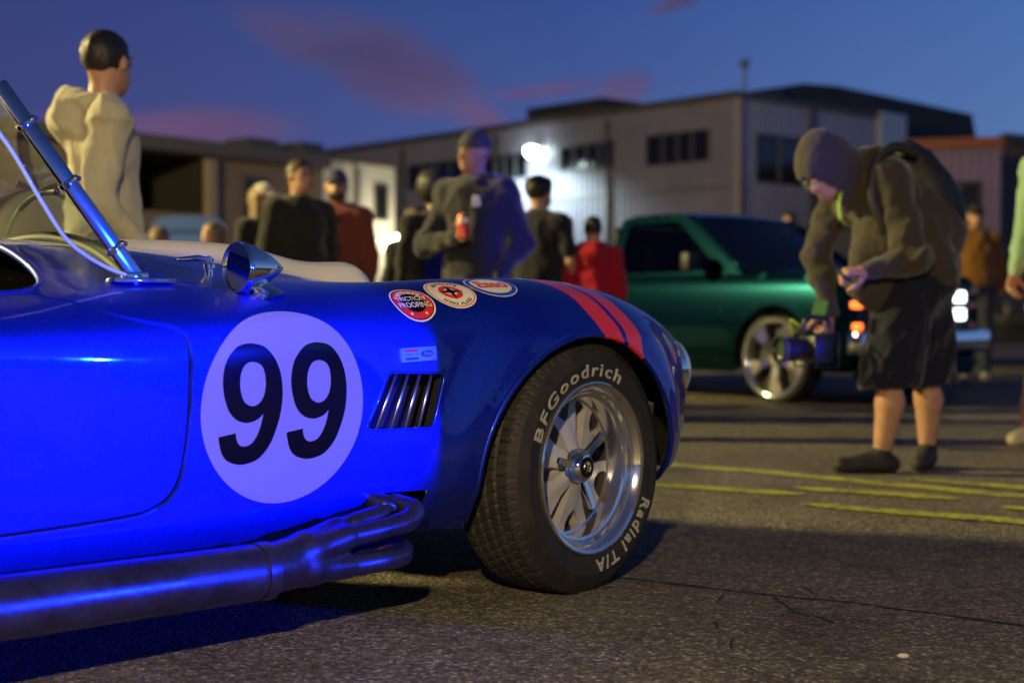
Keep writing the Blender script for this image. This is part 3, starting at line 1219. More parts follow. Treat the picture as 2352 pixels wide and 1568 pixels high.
RX, RZ = -.922, .535
RT = t_of_z(RX, RZ)
v2, f = fill_poly(ellipse(0, 0, .2145, .2145, 90), step=.02)
roundel = decal('number_roundel', v2, f, RX, RT, .0009, M_VINYL_W, cobra)
NINE_O = [[0.0015, 0.129], [0.0315, 0.121], [0.0565, 0.096], [0.0725, 0.063], [0.0795, 0.024], [0.0775, -0.017], [0.0675, -0.055], [0.0505, -0.092], [0.0255, -0.118], [-0.0025, -0.128], [-0.0295, -0.129], [-0.0555, -0.12], [-0.0705, -0.104], [-0.0785, -0.08], [-0.0805, -0.067], [-0.0375, -0.061], [-0.0355, -0.074], [-0.0285, -0.086], [-0.0165, -0.091], [0.0015, -0.087], [0.0155, -0.072], [0.0255, -0.049], [0.0315, -0.022], [0.0185, -0.033], [0.0015, -0.039], [-0.0145, -0.04], [-0.0365, -0.033], [-0.0565, -0.014], [-0.0695, 0.017], [-0.0745, 0.049], [-0.0715, 0.078], [-0.0615, 0.101], [-0.0415, 0.121], [-0.0215, 0.128]]
NINE_I = [[0.0015, 0.09], [0.0205, 0.083], [0.0305, 0.066], [0.0345, 0.04], [0.0305, 0.016], [0.0185, 0.0], [0.0005, -0.005], [-0.0185, 0.005], [-0.0285, 0.026], [-0.0315, 0.048], [-0.0285, 0.07], [-0.0175, 0.086]]


def rnd(poly, sharp=(), n=4):
    """smooth a closed outline, keeping listed corner indices sharp"""
    m = len(poly)
    P_ = [np.array(q, float) for q in poly]
    out = []
    for i in range(m):
        b_, c_ = P_[i], P_[(i + 1) % m]
        a_ = P_[i - 1] if i not in sharp else b_
        d_ = P_[(i + 2) % m] if (i + 1) % m not in sharp else c_
        for k in range(n):
            t = k / n
            out.append(0.5 * ((2 * b_) + (c_ - a_) * t + (2 * a_ - 5 * b_ + 4 * c_ - d_) * t * t + (3 * b_ - a_ - 3 * c_ + d_) * t ** 3))
    return out


for gx in (-1.0105, -.835):
    o_ = [(p[0] + gx - RX, p[1] + .544 - RZ) for p in rnd(NINE_O, (14, 15, 22))]
    h_ = [(p[0] + gx - RX, p[1] + .544 - RZ) for p in rnd(NINE_I)]
    v2, f = fill_poly(o_, [h_], .02)
    decal('digit', v2, f, RX, RT, .0018, M_INK, roundel)


def disc(name, r, x0, t0, off, mat, parent, r2=None, cy=0.0, hole=None):
    ry = r2 or r
    v2, f = fill_poly(ellipse(0, cy, r, ry, 56), [ellipse(0, cy, hole, hole * ry / r, 48)] if hole else [], .012)
    return decal(name, v2, f, x0, t0, off, mat, parent)


def words(name, txt, size, x0, t0, off, mat, parent, bold=.0, r=None, up=True, cx=0, cy=0, sx=1.0, shear=0, space=1.0, sy=1.0):
    v, f = text_mesh(txt, size, bold, shear, space=space)
    v = v * np.array([sx, sy])
    if r:
        v = bend(v, r, up)
    v = v + np.array([cx, cy])
    return decal(name, v, f, x0, t0, off, mat, parent)


def star_poly(cx, cy, r, k=5, inner=.42, rot=0.0):
    return [(cx + (r if i % 2 == 0 else r * inner) * math.sin(pi * i / k + rot), cy + (r if i % 2 == 0 else r * inner) * math.cos(pi * i / k + rot)) for i in range(2 * k)]


# friction-proofing sticker
X0 = -.512; T0 = t_of_z(X0, .762)
st = disc('round_sticker', .0585, X0, T0, .0008, M_VINYL_C, cobra)
disc('ring', .0545, X0, T0, .0012, M_INK, st)
disc('field', .0520, X0, T0, .0016, M_VINYL_R, st)
disc('centre_spot', .0330, X0, T0, .0020, M_INK, st)
words('lettering', "WYNN'S", .0185, X0, T0, .0026, M_VINYL_C, st, bold=.0008, r=.0375, sx=1.02)
for i, (w, yy, s_) in enumerate((('FRICTION', .0105, .0225), ('PROOFING', -.0115, .0235))):
    words('lettering', w, s_, X0, T0, .0024, M_INK, st, bold=.0015, cy=yy, sx=.80)
    words('lettering', w, s_, X0, T0, .0029, M_VINYL_C, st, bold=.0002, cy=yy, sx=.80)
for (a, r_) in ((-68, .0435), (68, .0435), (-150, .0425), (150, .0425)):
    v2, f = fill_poly(star_poly(r_ * math.sin(R(a)), r_ * math.cos(R(a)), .0052), [], .01)
    decal('star', v2, f, X0, T0, .0024, M_VINYL_C, st)

# spark-plug sticker
X0 = -.385; T0 = t_of_z(X0, .788)
st = disc('round_sticker', .0640, X0, T0, .0008, M_VINYL_C, cobra, .060)
disc('ring', .0600, X0, T0, .0012, M_VINYL_R, st, .0562, hole=.0572)
disc('centre_ring', .0300, X0, T0, .0016, M_VINYL_R, st, .0285, hole=.0165)
v2, f = fill_poly(star_poly(0, 0, .034, 4, .24), [], .008)
decal('star', v2, f, X0, T0, .0022, M_INK, st)
words('lettering', 'AUTOLITE', .0150, X0, T0, .0022, M_INK, st, bold=.0005, r=.0420, sx=1.0, space=1.15)
words('lettering', 'SPARK PLUGS', .0128, X0, T0, .0022, M_INK, st, bold=.0003, r=.0475, up=False, sx=1.0, space=1.12)

# oil-company oval
X0 = -.245; T0 = t_of_z(X0, .806)
st = disc('oval_sticker', .0720, X0, T0, .0008, M_VINYL_C, cobra, .0570)
disc('ring', .0690, X0, T0, .0012, M_VINYL_B, st, .0540)
disc('field', .0570, X0, T0, .0016, M_VINYL_C, st, .0425)
words('lettering', 'Esso', .0520, X0, T0, .0022, M_VINYL_R, st, bold=.0016, sx=1.0, sy=1.05, cy=.002)

# engine badge on the wing
X0 = -.540; T0 = t_of_z(X0, .639)
v2, f = fill_poly(rounded([(-.0535, -.0165), (.0535, -.0165), (.0535, .0165), (-.0535, .0165)], .002), [], .01)
bd = decal('badge', v2, f, X0, T0, .0055, M_BRUSH, cobra)
pe, _ = wrap(X0, T0, *np.array(rounded([(-.0535, -.0165), (.0535, -.0165), (.0535, .0165), (-.0535, .0165)], .002)).T, .0055)
pi_, _ = wrap(X0, T0, *np.array(rounded([(-.0545, -.0175), (.0545, -.0175), (.0545, .0175), (-.0545, .0175)], .002)).T, .0)
n = len(pe)
mesh_obj('badge_edge', P3(pe) + P3(pi_), [(i, (i + 1) % n, n + (i + 1) % n, n + i) for i in range(n)], M_CHROME, bd, False)
for yy, mt in ((.0095, pr('badge_red', (.35, .01, .02), .3, coat=1)), (-.0095, pr('badge_blue', (.01, .02, .5), .3, coat=1))):
    v2, f = fill_poly([(-.041, yy - .003), (-.002, yy - .003), (-.002, yy + .003), (-.041, yy + .003)], [], .01)
    decal('enamel_bar', v2, f, X0, T0, .0062, mt, bd)
words('lettering', 'POWERED  BY', .0062, X0, T0, .0062, pr('badge_ink', (.10, .09, .09), .4), bd, cx=-.0215, cy=0, sx=.95)
v2, f = fill_poly(ellipse(.0265, 0, .0215, .0100, 40), [], .008)
decal('oval_rim', v2, f, X0, T0, .0062, M_CHROME, bd)
v2, f = fill_poly(ellipse(.0265, 0, .0200, .0086, 40), [], .008)
decal('oval', v2, f, X0, T0, .0067, pr('badge_blue', (.01, .02, .5), .3), bd)
words('lettering', 'Ford', .0135, X0, T0, .0073, M_CHROME, bd, bold=.0002, cx=.0265, cy=0, shear=.35, sx=1.1)

# ---- side exhaust
M_PIPE = mottled('scuffed_exhaust_steel', (0.085, 0.078, 0.072), 0.35, 14, 0.36, 0.04, 60, metal=0.85)
_t = NT(M_PIPE)
_c2 = _t.coord()
_f2 = _t.noise(_c2, 9.0, 5, .7)
_t.set('Roughness', _t.ramp(_f2, [(0.3, 0.20), (0.7, 0.42)]))
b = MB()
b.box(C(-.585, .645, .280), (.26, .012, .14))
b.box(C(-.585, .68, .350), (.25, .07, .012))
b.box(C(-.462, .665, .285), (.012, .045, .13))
b.build('exhaust_shade_backing', pr('recess_shade_black', (.0015, .0015, .0015), 1.0, spec=0.0), cobra)  # black backing added so the exhaust opening reads as deep shade
ex = empty('side_exhaust', C(0, 0, 0), 0, cobra)
b = MB()
mz = .192
prof = []
L0, L1 = -2.25, -1.02
pts = [C(L0, .80, mz + .012), C(L0 + .005, .80, mz + .012), C(L0 + .02, .80, mz + .012), C(-1.6, .80, mz + .008), C(L1 - .03, .80, mz), C(L1 - .008, .80, mz), C(L1, .80, mz), C(L1 + .006, .80, mz)]
b.tube(pts, [.040, .054, .060, .060, .060, .059, .054, .044], 36)
b.build('silencer', M_PIPE, ex, True, 50)
b = MB()
b.tube([C(-1.035, .80, mz), C(-1.02, .80, mz), C(-1.005, .80, mz)], [.0620, .0628, .0620], 36)
b.build('weld_band', M_PIPE, ex, True, 50)
MB().tube([C(-2.40, .82, mz + .02), C(-2.22, .80, mz + .012)], .04, 20).build('tail_pipe', M_PIPE, ex, True, 50)
# four-into-one collector, built as a soft blend of the four pipes
COLLECT = [(.020, .036), (-.020, .048), (.020, -.028), (-.022, -.024)]
for (yo, zo, xe, ze, up_) in ((.020, .036, -.598, .292, True), (-.020, .048, -.655, .300, True), (.020, -.028, -.622, .165, False), (-.022, -.024, -.67, .165, False)):
    s0 = (-.80, .788 + yo, mz + .012 + zo)
    if up_:
        way = [C(*s0), C(-.76, s0[1] + .002, s0[2] + .003), C(xe - .085, s0[1] + .006, s0[2] + .010), C(xe - .022, s0[1] + .004, s0[2] + .020), C(xe + .006, s0[1] - .008, (s0[2] + ze) / 2 + .012), C(xe + .004, .765, ze - .008), C(xe + .002, .70, ze), C(xe, .64, ze)]
    else:
        way = [C(*s0), C(-.76, s0[1] + .002, s0[2] - .001), C(xe - .08, s0[1] + .008, s0[2] + .002), C(xe - .02, s0[1] + .000, s0[2] + .004), C(xe + .012, .775, s0[2] + .010), C(xe + .016, .72, s0[2] + .016), C(xe + .016, .64, s0[2] + .02)]
    MB().tube(smooth_path(way, 6), .0255, 20).build('header_pipe', M_PIPE, ex, True, 60)
    MB().tube([C(s0[0] - .004, s0[1], s0[2]), C(s0[0] + .010, s0[1], s0[2])], .0283, 20).build('pipe_collar', M_PIPE, ex, True, 60)

# ---- bullet mirror
mi = empty('wing_mirror', C(-.938, .64, .0), 0, cobra)
b = MB()
prof = [(.0, .094), (.003, .092), (.009, .085), (.019, .071), (.030, .053), (.0395, .034), (.0455, .019), (.0475, .010), (.0505, .007), (.0535, -.006), (.0555, -.022), (.0565, -.030), (.0555, -.034), (.0525, -.034), (.0515, -.028)]
b.lathe([(r_, h + .0) for r_, h in prof], 48, 'x', (0, 0, .838))
b.build('shell', M_CHROME, mi, True, 30)
b = MB()
b.lathe([(0, -.0285), (.0515, -.0285)], 48, 'x', (0, 0, .838))
b.build('mirror_glass', pr('mirror_silver', (.9, .88, .86), .015, metal=1), mi)
b = MB()
b.tube(smooth_path([(.034, 0, .774), (.028, 0, .796), (.016, 0, .815)], 4), [.052, .047, .038, .030, .025, .022, .021, .021, .022][:9], 24)
b.build('pedestal', M_CHROME, mi, True, 50)
b = MB()
b.lathe([(.0575, .010), (.0585, .004), (.0575, -.002)], 48, 'x', (-.028, 0, .838))
b.build('rim', M_CHROME, mi, True, 50)

# ---- bonnet catch by the mirror: stem with stacked knobs and a blade
hc = empty('bonnet_catch', C(-.930, .470, .788), 0, cobra)
b = MB()
b.lathe([(0, .00), (.020, .00), (.020, .008), (.011, .010), (.011, .020), (.017, .022), (.017, .032), (.009, .034), (.009, .050), (.013, .052), (.013, .062), (.006, .066), (.006, .080), (0, .082)], 20)
b.build('stem', M_CHROME, hc, True, 40)
MB().tube([(.01, 0, .072), (-.03, .0, .075), (-.075, .012, .072), (-.085, .014, .071)], [.005, .008, .005, .001], 10).build('lever', M_CHROME, hc, True)

# ---- windscreen: glass, posts, gasket, top rail, clamps
wsd = empty('windscreen', C(0, 0, 0), 0, cobra)


def ws(u, v):
    """u -1..1 across (1 = the car's right), v 0..1 up"""
    y = u * (.545 - .045 * v)
    bulge = .05 * (1 - u * u)
    zb = .792 + .118 * (1 - abs(u) ** 2.0)
    x = -1.160 + bulge + v * (-.285) - .015 * v * (1 - u * u)
    z = zb + v * (1.195 + .03 * (1 - u * u) - zb)
    return C(x, y, z)


v, f = [], []
NU, NV = 32, 10
for j in range(NV + 1):
    for i in range(NU + 1):
        v.append(ws(-1 + 2 * i / NU, j / NV))
for j in range(NV):
    for i in range(NU):
        a = j * (NU + 1) + i
        f.append((a, a + 1, a + NU + 2, a + NU + 1))
mesh_obj('glass_pane', v, f, glass_mat('windscreen_glass', (.62, .70, .67), .20), wsd, True)
b = MB()
b.tube([ws(-1 + 2 * i / 30, 0.015) for i in range(31)], .021, 10)
b.build('base_gasket', M_BLACKTRIM, wsd, True)
b = MB()
b.tube([tuple(Vector(ws(-1 + 2 * i / 30, 0.035)) + Vector((-.006, 0, 0))) for i in range(31)], .006, 8)
b.tube([ws(-1 + 2 * i / 30, 1.0) for i in range(31)], .012, 10)
b.build('chrome_trim', M_CHROME, wsd, True)
for s_ in (1, -1):
    lo, hi = Vector(C(-1.160, s_ * .555, float(surf([-1.16], [t_of_y(-1.16, .555)])[0][0][2]) + .002)), Vector(C(-1.450, s_ * .502, 1.205))
    d = (hi - lo).normalized()
    sd = Vector((0, 1, 0))
    fw = d.cross(sd).normalized()
    sd = fw.cross(d).normalized()
    M3 = Matrix((fw, sd, d)).transposed()
    L_ = (hi - lo).length
    b = MB()
    b.box((lo + hi) / 2, (.035, .015, L_), M3, .004)
    post = b.build('post', pr('post_alloy', (.45, .44, .43), .16, metal=1.0), wsd, True, 30)
    b = MB()
    b.box(lo + Vector((.004, 0, .004)), (.15, .040, .010), None, .003)
    b.box(lo + Vector((-.012, 0, .012)), (.055, .028, .02), None, .004)
    b.build('foot_plate', M_CHROME, wsd, True, 30)
    for w_ in (.30, .635, .93):
        c0 = lo + d * (L_ * (w_ - .12))
        b = MB()
        b.box(c0, (.044, .024, .015), M3, .004)
        b.build('clamp', M_CHROME, wsd, True, 30)
        for e in (-1, 1):
            MB().tube([c0 + fw * (.015 * e) + sd * (-s_ * .012), c0 + fw * (.015 * e) - sd * (-s_ * .0) + Vector((0, -s_ * .020, 0))], .006, 10).build('screw', M_CHROME, wsd, True, 40)
# wind deflector edge strip on the near side
MB().tube(smooth_path([C(-1.17, .560, .812), C(-1.25, .560, .838), C(-1.335, .575, .885), C(-1.40, .59, .960), C(-1.47, .60, 1.06), C(-1.55, .61, 1.15)], 8), .0045, 8).build('edge_seal', pr('deflector_edge', (.35, .5, .6), .25, coat=.6), wsd, True)

# wiper arm lying on the glass
_inv = cobra.matrix_basis.inverted()
_pl = [Vector(ws(.15, .05)), Vector(ws(.15, .8)), Vector(ws(.7, .05))]
_pn = (_pl[1] - _pl[0]).cross(_pl[2] - _pl[0])
_cam = _inv @ Vector((0, 0, CAM_H))
_arc2 = []
for _q in ((14, 562), (24, 520), (44, 484), (70, 458), (100, 444), (132, 440)):
    _d = (_inv.to_3x3() @ Vector(ray(*_q)))
    _tt = (_pl[0] - _cam).dot(_pn) / _d.dot(_pn)
    _arc2.append(_cam + _d * (_tt - .004))
MB().tube(smooth_path(_arc2, 5), .0065, 8).build('wiper_arm', M_BLACKTRIM, wsd, True)

# ---- headlights and nose mouth
for s_ in (1, -1):
    hl = empty('headlight', C(.650, s_ * .548, .565), 0, cobra)
    hl.rotation_euler = (0, R(-8), R(-20) * s_)
    b = MB()
    b.lathe([(.098, -.06), (.102, -.01), (.100, .012), (.092, .024), (.086, .022)], 40, 'x')
    b.build('trim_ring', M_CHROME, hl, True, 40)
    b = MB()
    b.lathe([(.089, .018), (.080, .040), (.060, .054), (.03, .062), (0, .064)], 40, 'x')
    b.build('lens', pr('headlight_lens', (.75, .78, .8), .08, coat=1.0, metal=.3), hl, True)
b = MB()
b.add([C(.778, .36 * math.cos(2 * pi * k / 32), .43 + .115 * math.sin(2 * pi * k / 32)) for k in range(32)], [tuple(range(32))])
b.build('nose_mouth', M_DARK, cobra)
p, _ = surf([XS[0]] * 30, np.linspace(0, 1, 30))
tail = P3(p) + [(q[0], -q[1], q[2]) for q in P3(p)][::-1]
mesh_obj('tail_panel', tail, [tuple(range(len(tail)))], M_PAINT, cobra)

# ---- wheels
M_TYRE = pr('tyre_rubber', (0.022, 0.020, 0.019), 0.62, spec=0.4)
_t = NT(M_TYRE)
_cc = _t.coord()
_nz = _t.noise(_cc, 14, 5, .65)
_t.set('Base Color', _t.ramp(_nz, [(0.3, (.011, .0105, .010)), (0.72, (.025, .0225, .0205))]))
_t.set('Roughness', _t.ramp(_nz, [(0.3, .55), (0.7, .78)]))
_t.bump(_t.noise(_cc, 300, 2, .6), .12, .002)
M_ALLOY = pr('cast_alloy', (0.52, 0.51, 0.54), 0.36, metal=0.35)
M_RIM = pr('polished_rim', (0.90, 0.88, 0.85), 0.11, metal=0.96)
M_LETTER = mottled('raised_white_letter', (0.38, 0.355, 0.30), 0.15, 60, .7)

TR, TW = .3225, .215        # outer radius, width


def tyre_mesh():
    # profile from the inner bead over the tread to the outer bead: (radius, y) with y positive outward
    hw = TW / 2
    side = [(.199, hw - .022), (.203, hw - .012), (.212, hw - .006), (.228, hw + .001), (.248, hw + .0045), (.262, hw + .004), (.2665, hw + .0055), (.2705, hw + .004), (.285, hw - .002), (.2925, hw - .0055), (.297, hw - .0070), (.3005, hw - .0105), (.307, hw - .0150), (.3135, hw - .0215)]
    ny = 26
    tread = [(TR - .0045 * (abs(u) ** 3), (hw - .026) * u) for u in np.linspace(1, -1, ny)]
    prof = side + tread + [(r_, -y) for r_, y in side[::-1]]
    NA = 432
    v, f = [], []
    m = len(prof)
    ns = len(side)
    grooves = (-.62, -.22, .22, .62)
    for k in range(NA):
        a = 2 * pi * k / NA
        for i, (r_, y) in enumerate(prof):
            d = 0.0
            if ns <= i < ns + ny:
                u = y / (hw - .026)
                ph = k % 6
                band = sum(u > g for g in grooves)
                if min(abs(u - g) for g in grooves) < .045:
                    d = .0065
                elif (ph + band * 2 + int((u + 1) * 3)) % 6 == 0:
                    d = .0045
            elif i in (ns - 1, ns - 2, ns + ny, ns + ny + 1) and k % 6 == 0:
                d = .004
            elif i in (ns - 4, ns - 3, ns + ny + 2, ns + ny + 3) and k % 3 == 0:
                d = .0012
            rr = r_ - d
            z = rr * math.sin(a)
            x = rr * math.cos(a)
            if z < -(TR - .008):
                z = -(TR - .008) + (z + (TR - .008)) * .12
            v.append((x, -y, z))
    for k in range(NA):
        k2 = (k + 1) % NA
        for i in range(m - 1):
            f.append((k * m + i, k * m + i + 1, k2 * m + i + 1, k2 * m + i))
    me = bpy.data.meshes.new('tyre')
    me.from_pydata(v, [], f)
    bm = bmesh.new()
    bm.from_mesh(me)
    bmesh.ops.recalc_face_normals(bm, faces=bm.faces)
    for q in bm.faces:
        q.smooth = True
    for e in bm.edges:
        if len(e.link_faces) == 2 and e.calc_face_angle(0) > R(28):
            e.smooth = False
    bm.to_mesh(me)
    bm.free()
    me.materials.append(M_TYRE)
    return me


def rim_mesh():
    hw = TW / 2
    prof = [(.199, hw - .030), (.2060, hw - .014), (.2120, hw - .004), (.2125, hw + .003), (.2085, hw + .005), (.2010, hw + .001), (.1950, hw - .007), (.1915, hw - .014), (.1880, hw - .016), (.1860, hw - .018),
            (.1835, hw - .030), (.1800, hw - .034), (.1740, hw - .036), (.1725, hw - .040), (.1715, hw - .080), (.1700, hw - .084), (.1640, hw - .086), (.1630, hw - .092), (.1620, -hw + .03), (.17, -hw + .01), (.20, -hw + .012)]
    return MB().lathe([(r_, -y) for r_, y in prof], 96, 'y')


def spoke_mesh():
    """one forked spoke, pointing along +x; y outward is negative local"""
    def out(pts, y0, y1):
        return pts, y0, y1
    yf, yb = .030, .008
    # plan outline of a Y: stem near hub, fork to the rim
    L_ = [(.044, -.023), (.078, -.027), (.108, -.041), (.146, -.058), (.1640, -.063), (.1680, -.037), (.150, -.0300), (.128, -.0175), (.116, 0)]
    pts = L_ + [(x, -y) for x, y in L_[:-1]][::-1]
    def lift(x):
        return .048 - .030 * min(1, max(0, (x - .044) / .10)) ** .8
    n = len(pts)
    v, f = fill_poly(pts, [], .012)
    out_v = []
    for p in v:
        r_ = math.hypot(*p)
        ridge = .010 * max(0, 1 - abs(p[1]) / .022) * max(0, 1 - (p[0] - .04) / .10)
        out_v.append((p[0], -(lift(p[0]) + ridge), p[1]))
    m = len(out_v)
    b = MB()
    b.add(out_v, f)
    # skirt
    q = np.array(dense(pts, .012))
    top = [(p[0], -(lift(p[0]) + .010 * max(0, 1 - abs(p[1]) / .022) * max(0, 1 - (p[0] - .04) / .10)), p[1]) for p in q]
    bot = [(p[0], .022, p[1] * .92) for p in q]
    k = len(top)
    b.add(top + bot, [(i, (i + 1) % k, k + (i + 1) % k, k + i) for i in range(k)])
    return b


def spinner_mesh():
    b = MB()
    b.lathe([(.047, -.030), (.050, -.048), (.046, -.058), (.042, -.060), (.040, -.066), (.036, -.078), (.031, -.084), (.026, -.0845)], 40, 'y')
    for k in range(3):
        a = R(47 + 120 * k)
        ca, sa = math.cos(a), math.sin(a)
        bm = bmesh.new()
        bmesh.ops.create_cube(bm, size=1)
        for v in bm.verts:
            x = v.co.x + .5
            w = .021 - .004 * x
            h = .020 - .007 * x
            v.co = Vector((.036 + x * .078, -.062 - .016 * x + v.co.y * h, v.co.z * w))
        bmesh.ops.subdivide_edges(bm, edges=bm.edges[:], cuts=1, use_grid_fill=True)
        bmesh.ops.bevel(bm, geom=[e for e in bm.edges if len(e.link_faces) == 2 and e.calc_face_angle(0) > .6], offset=.003, segments=2, affect='EDGES')
        b.bm(bm, (0, 0, 0), Matrix(((ca, 0, -sa), (0, 1, 0), (sa, 0, ca))))
    return b


def tyre_text(txt, size, r, a0, bold=.0, sx=1.0, up=True, space=1.0, shear=0.0):
    v, f = text_mesh(txt, size, bold, shear, space=space)
    v = v * np.array([sx * r / (v[:, 0].max() - v[:, 0].min()), 1.0])
    th = a0 - v[:, 0] / r
    rr = r + v[:, 1]
    hw = TW / 2
    yy = np.interp(rr, [.199, .203, .212, .228, .248, .262, .2665, .2705, .285, .30], [hw - .022, hw - .012, hw - .006, hw + .001, hw + .0045, hw + .004, hw + .0055, hw + .004, hw - .002, hw - .010])
    top = np.stack([rr * np.cos(th), -(yy + .0016), rr * np.sin(th)], 1)
    bot = np.stack([rr * np.cos(th), -(yy - .002), rr * np.sin(th)], 1)
    n = len(v)
    ed = {}
    for t in f:
        for a, b_ in zip(t, t[1:] + t[:1]):
            ed[(a, b_)] = 1
    fs = [t for t in f] + [(b_, a, a + n, b_ + n) for (a, b_) in ed if (b_, a) not in ed]
    return np.vstack([top, bot]), fs


TYRE_ME = tyre_mesh()
RIM_ME = rim_mesh().build('rim', M_RIM, None, True, 24).data
bpy.data.objects.remove(bpy.data.objects['rim.001'] if 'rim.001' in bpy.data.objects and bpy.data.objects['rim.001'].data == RIM_ME else [o for o in bpy.data.objects if o.data == RIM_ME][0])
sp_o = spoke_mesh().build('spoke_master', M_ALLOY, None, True, 30)
SPOKE_ME = sp_o.data
bpy.data.objects.remove(sp_o)
sp_o = spinner_mesh().build('spinner_master', M_CHROME, None, True, 32)
SPIN_ME = sp_o.data
bpy.data.objects.remove(sp_o)


def wheel(x, side, steer=0.0, roll=0.0, letters=False):
    w = empty('wheel', C(x + .014, side * (.812 - TW / 2), TR * 1.042 - .007), 0, cobra)
    w.scale = (1.042, 1.0, 1.042)
    w.rotation_euler = (0, roll, steer + (0 if side > 0 else pi))
    link(bpy.data.objects.new('tyre', TYRE_ME), w)
    link(bpy.data.objects.new('rim', RIM_ME), w).scale = (1.025, 1.0, 1.025)
    for k in range(6):
        o = link(bpy.data.objects.new('spoke', SPOKE_ME), w)
        o.rotation_euler = (0, R(60 * k + 22), 0)
    o = link(bpy.data.objects.new('spinner', SPIN_ME), w)
    MB().lathe([(0, -.0858), (.026, -.0858), (.027, -.083)], 32, 'y').build('hub_cap', M_INK, w, True, 30)
    tube_m = [(.013 * math.cos(a), -.0868, .013 * math.sin(a)) for a in np.linspace(R(-60), R(200), 14)]
    b = MB().tube(tube_m, .0022, 6).tube([(-.004, -.0868, -.014), (.004, -.0868, .006), (.001, -.0868, .015)], .0024, 6)
    b.build('hub_emblem', M_BRUSH, w, True)
    MB().lathe([(0, .03), (.150, .03), (.155, .045), (0, .045)], 40, 'y').build('brake_disc', pr('brake_iron', (.12, .11, .10), .45, metal=.8), w, True, 30)
    MB().lathe([(0, -.028), (.046, -.028), (.055, -.012), (.060, .03)], 36, 'y').build('hub', M_ALLOY, w, True, 30)
    if letters:
        for txt, a0, sz, sx in (('BFGoodrich', R(112), .046, R(97)), ('Radial T/A', R(-56), .045, R(65))):
            v, f = tyre_text(txt, sz, (.2455 if txt[0] == 'B' else .2475), a0, bold=.0006, sx=sx, space=1.22)
            mesh_obj('lettering', v, f, M_LETTER, w)
    return w


wheel(0.0, 1, R(5.5), 0, True)
wheel(0.0, -1, R(5.5), R(14))
wheel(-2.35, 1, 0, R(31), True)
wheel(-2.35, -1, 0, R(8))
# ================================================================== buildings
def wall_frame(name, px, py_roof, depth, direction):
    """a wall plane through the ground below pixel column px at that depth; returns an Empty whose local x runs along the wall and local -y faces us"""
    p = at(px, 706, depth)
    d = Vector((direction[0], direction[1], 0)).normalized()
    e = empty(name, (p.x, p.y, 0), math.atan2(d.y, d.x))
    return e, p, d


def hit(px, py, p, d):
    """wall coordinates (along, height) of a pixel"""
    r_ = ray(px, py)
    # r*t = p + d*u  in plan
    A = np.array([[r_[0], -d.x], [r_[1], -d.y]])
    t, u = np.linalg.solve(A, np.array([p.x, p.y]))
    return float(u), float(CAM_H + r_[2] * t)


def corrugated(b, u0, u1, z0, z1, pitch=0.26, depth=0.035, y=0.0):
    """ribbed sheet between u0..u1, z0..z1 facing -y"""
    if u1 - u0 < 0.02 or z1 - z0 < 0.02:
        return
    xs = []
    k = math.floor(u0 / pitch)
    prof = ((0.0, 0), (.30, 0), (.42, 1), (.72, 1), (.84, 0))
    pts = []
    while k * pitch < u1:
        for f_, h in prof:
            x = (k + f_) * pitch
            if u0 < x < u1:
                pts.append((x, y - depth * h))
        k += 1
    pts = [(u0, y)] + pts + [(u1, y)]
    v = [(x, yy, z0) for x, yy in pts] + [(x, yy, z1) for x, yy in pts]
    n = len(pts)
    b.add(v, [(i, i + 1, n + i + 1, n + i) for i in range(n - 1)])


def wall_with_holes(b, u0, u1, top, holes, ribbed=True, y=0.0):
    """top: function of u giving the wall top; holes: (ua, ub, za, zb)"""
    cuts = sorted({u0, u1} | {h[0] for h in holes} | {h[1] for h in holes})
    for a, c in zip(cuts, cuts[1:]):
        m = (a + c) / 2
        hs = sorted([(h[2], h[3]) for h in holes if h[0] < m < h[1]])
        z = 0.0
        for za, zb in hs + [(None, None)]:
            zt = za if za is not None else top
            if zt > z:
                if ribbed:
                    corrugated(b, a, c, z, zt, y=y)
                else:
                    b.add([(a, y, z), (c, y, z), (c, y, zt), (a, y, zt)], [(0, 1, 2, 3)])
            if zb is not None:
                z = zb


M_SHEET = mottled('painted_metal_sheet', (0.24, 0.22, 0.29), 0.16, 0.5, 0.5)
M_TRIM = pr('dark_flashing', (0.09, 0.075, 0.07), 0.5)
M_WINFR = pr('window_frame_dark', (0.03, 0.03, 0.033), 0.45)
M_PANE = pr('dark_window_glass', (0.010, 0.011, 0.013), 0.16, spec=.5)
M_ROOF = mottled('roof_membrane', (0.05, 0.045, 0.045), 0.3, 1.0, 0.8)
M_BEIGE = mottled('beige_render', (0.17, 0.118, 0.098), 0.12, 0.8, 0.85, 0.2, 20)
M_WHITEW = mottled('white_render', (0.66, 0.64, 0.58), 0.06, 0.8, 0.85, 0.15, 20)


def window(parent, ua, ub, za, zb, panes=3, name='window', y=0.0):
    f = empty(name, (0, 0, 0), 0, parent)
    b = MB()
    t = .07
    b.box(((ua + ub) / 2, y, za + t / 2), (ub - ua, .14, t))
    b.box(((ua + ub) / 2, y, zb - t / 2), (ub - ua, .14, t))
    b.box((ua + t / 2, y, (za + zb) / 2), (t, .138, zb - za - 2 * t))
    b.box((ub - t / 2, y, (za + zb) / 2), (t, .138, zb - za - 2 * t))
    b.build('frame', M_WINFR, f)
    w = (ub - ua - 2 * t) / panes
    for k in range(panes):
        x0 = ua + t + k * w
        MB().box((x0 + w / 2, y + .03, (za + zb) / 2), (w - .01, .012, zb - za - 2 * t - .01)).build('pane', M_PANE, f)
        if k:
            MB().box((x0, y + .0, (za + zb) / 2), (.05, .09, zb - za - 2 * t)).build('mullion', pr('mullion_grey', (.16, .16, .17), .4), f)
    return f


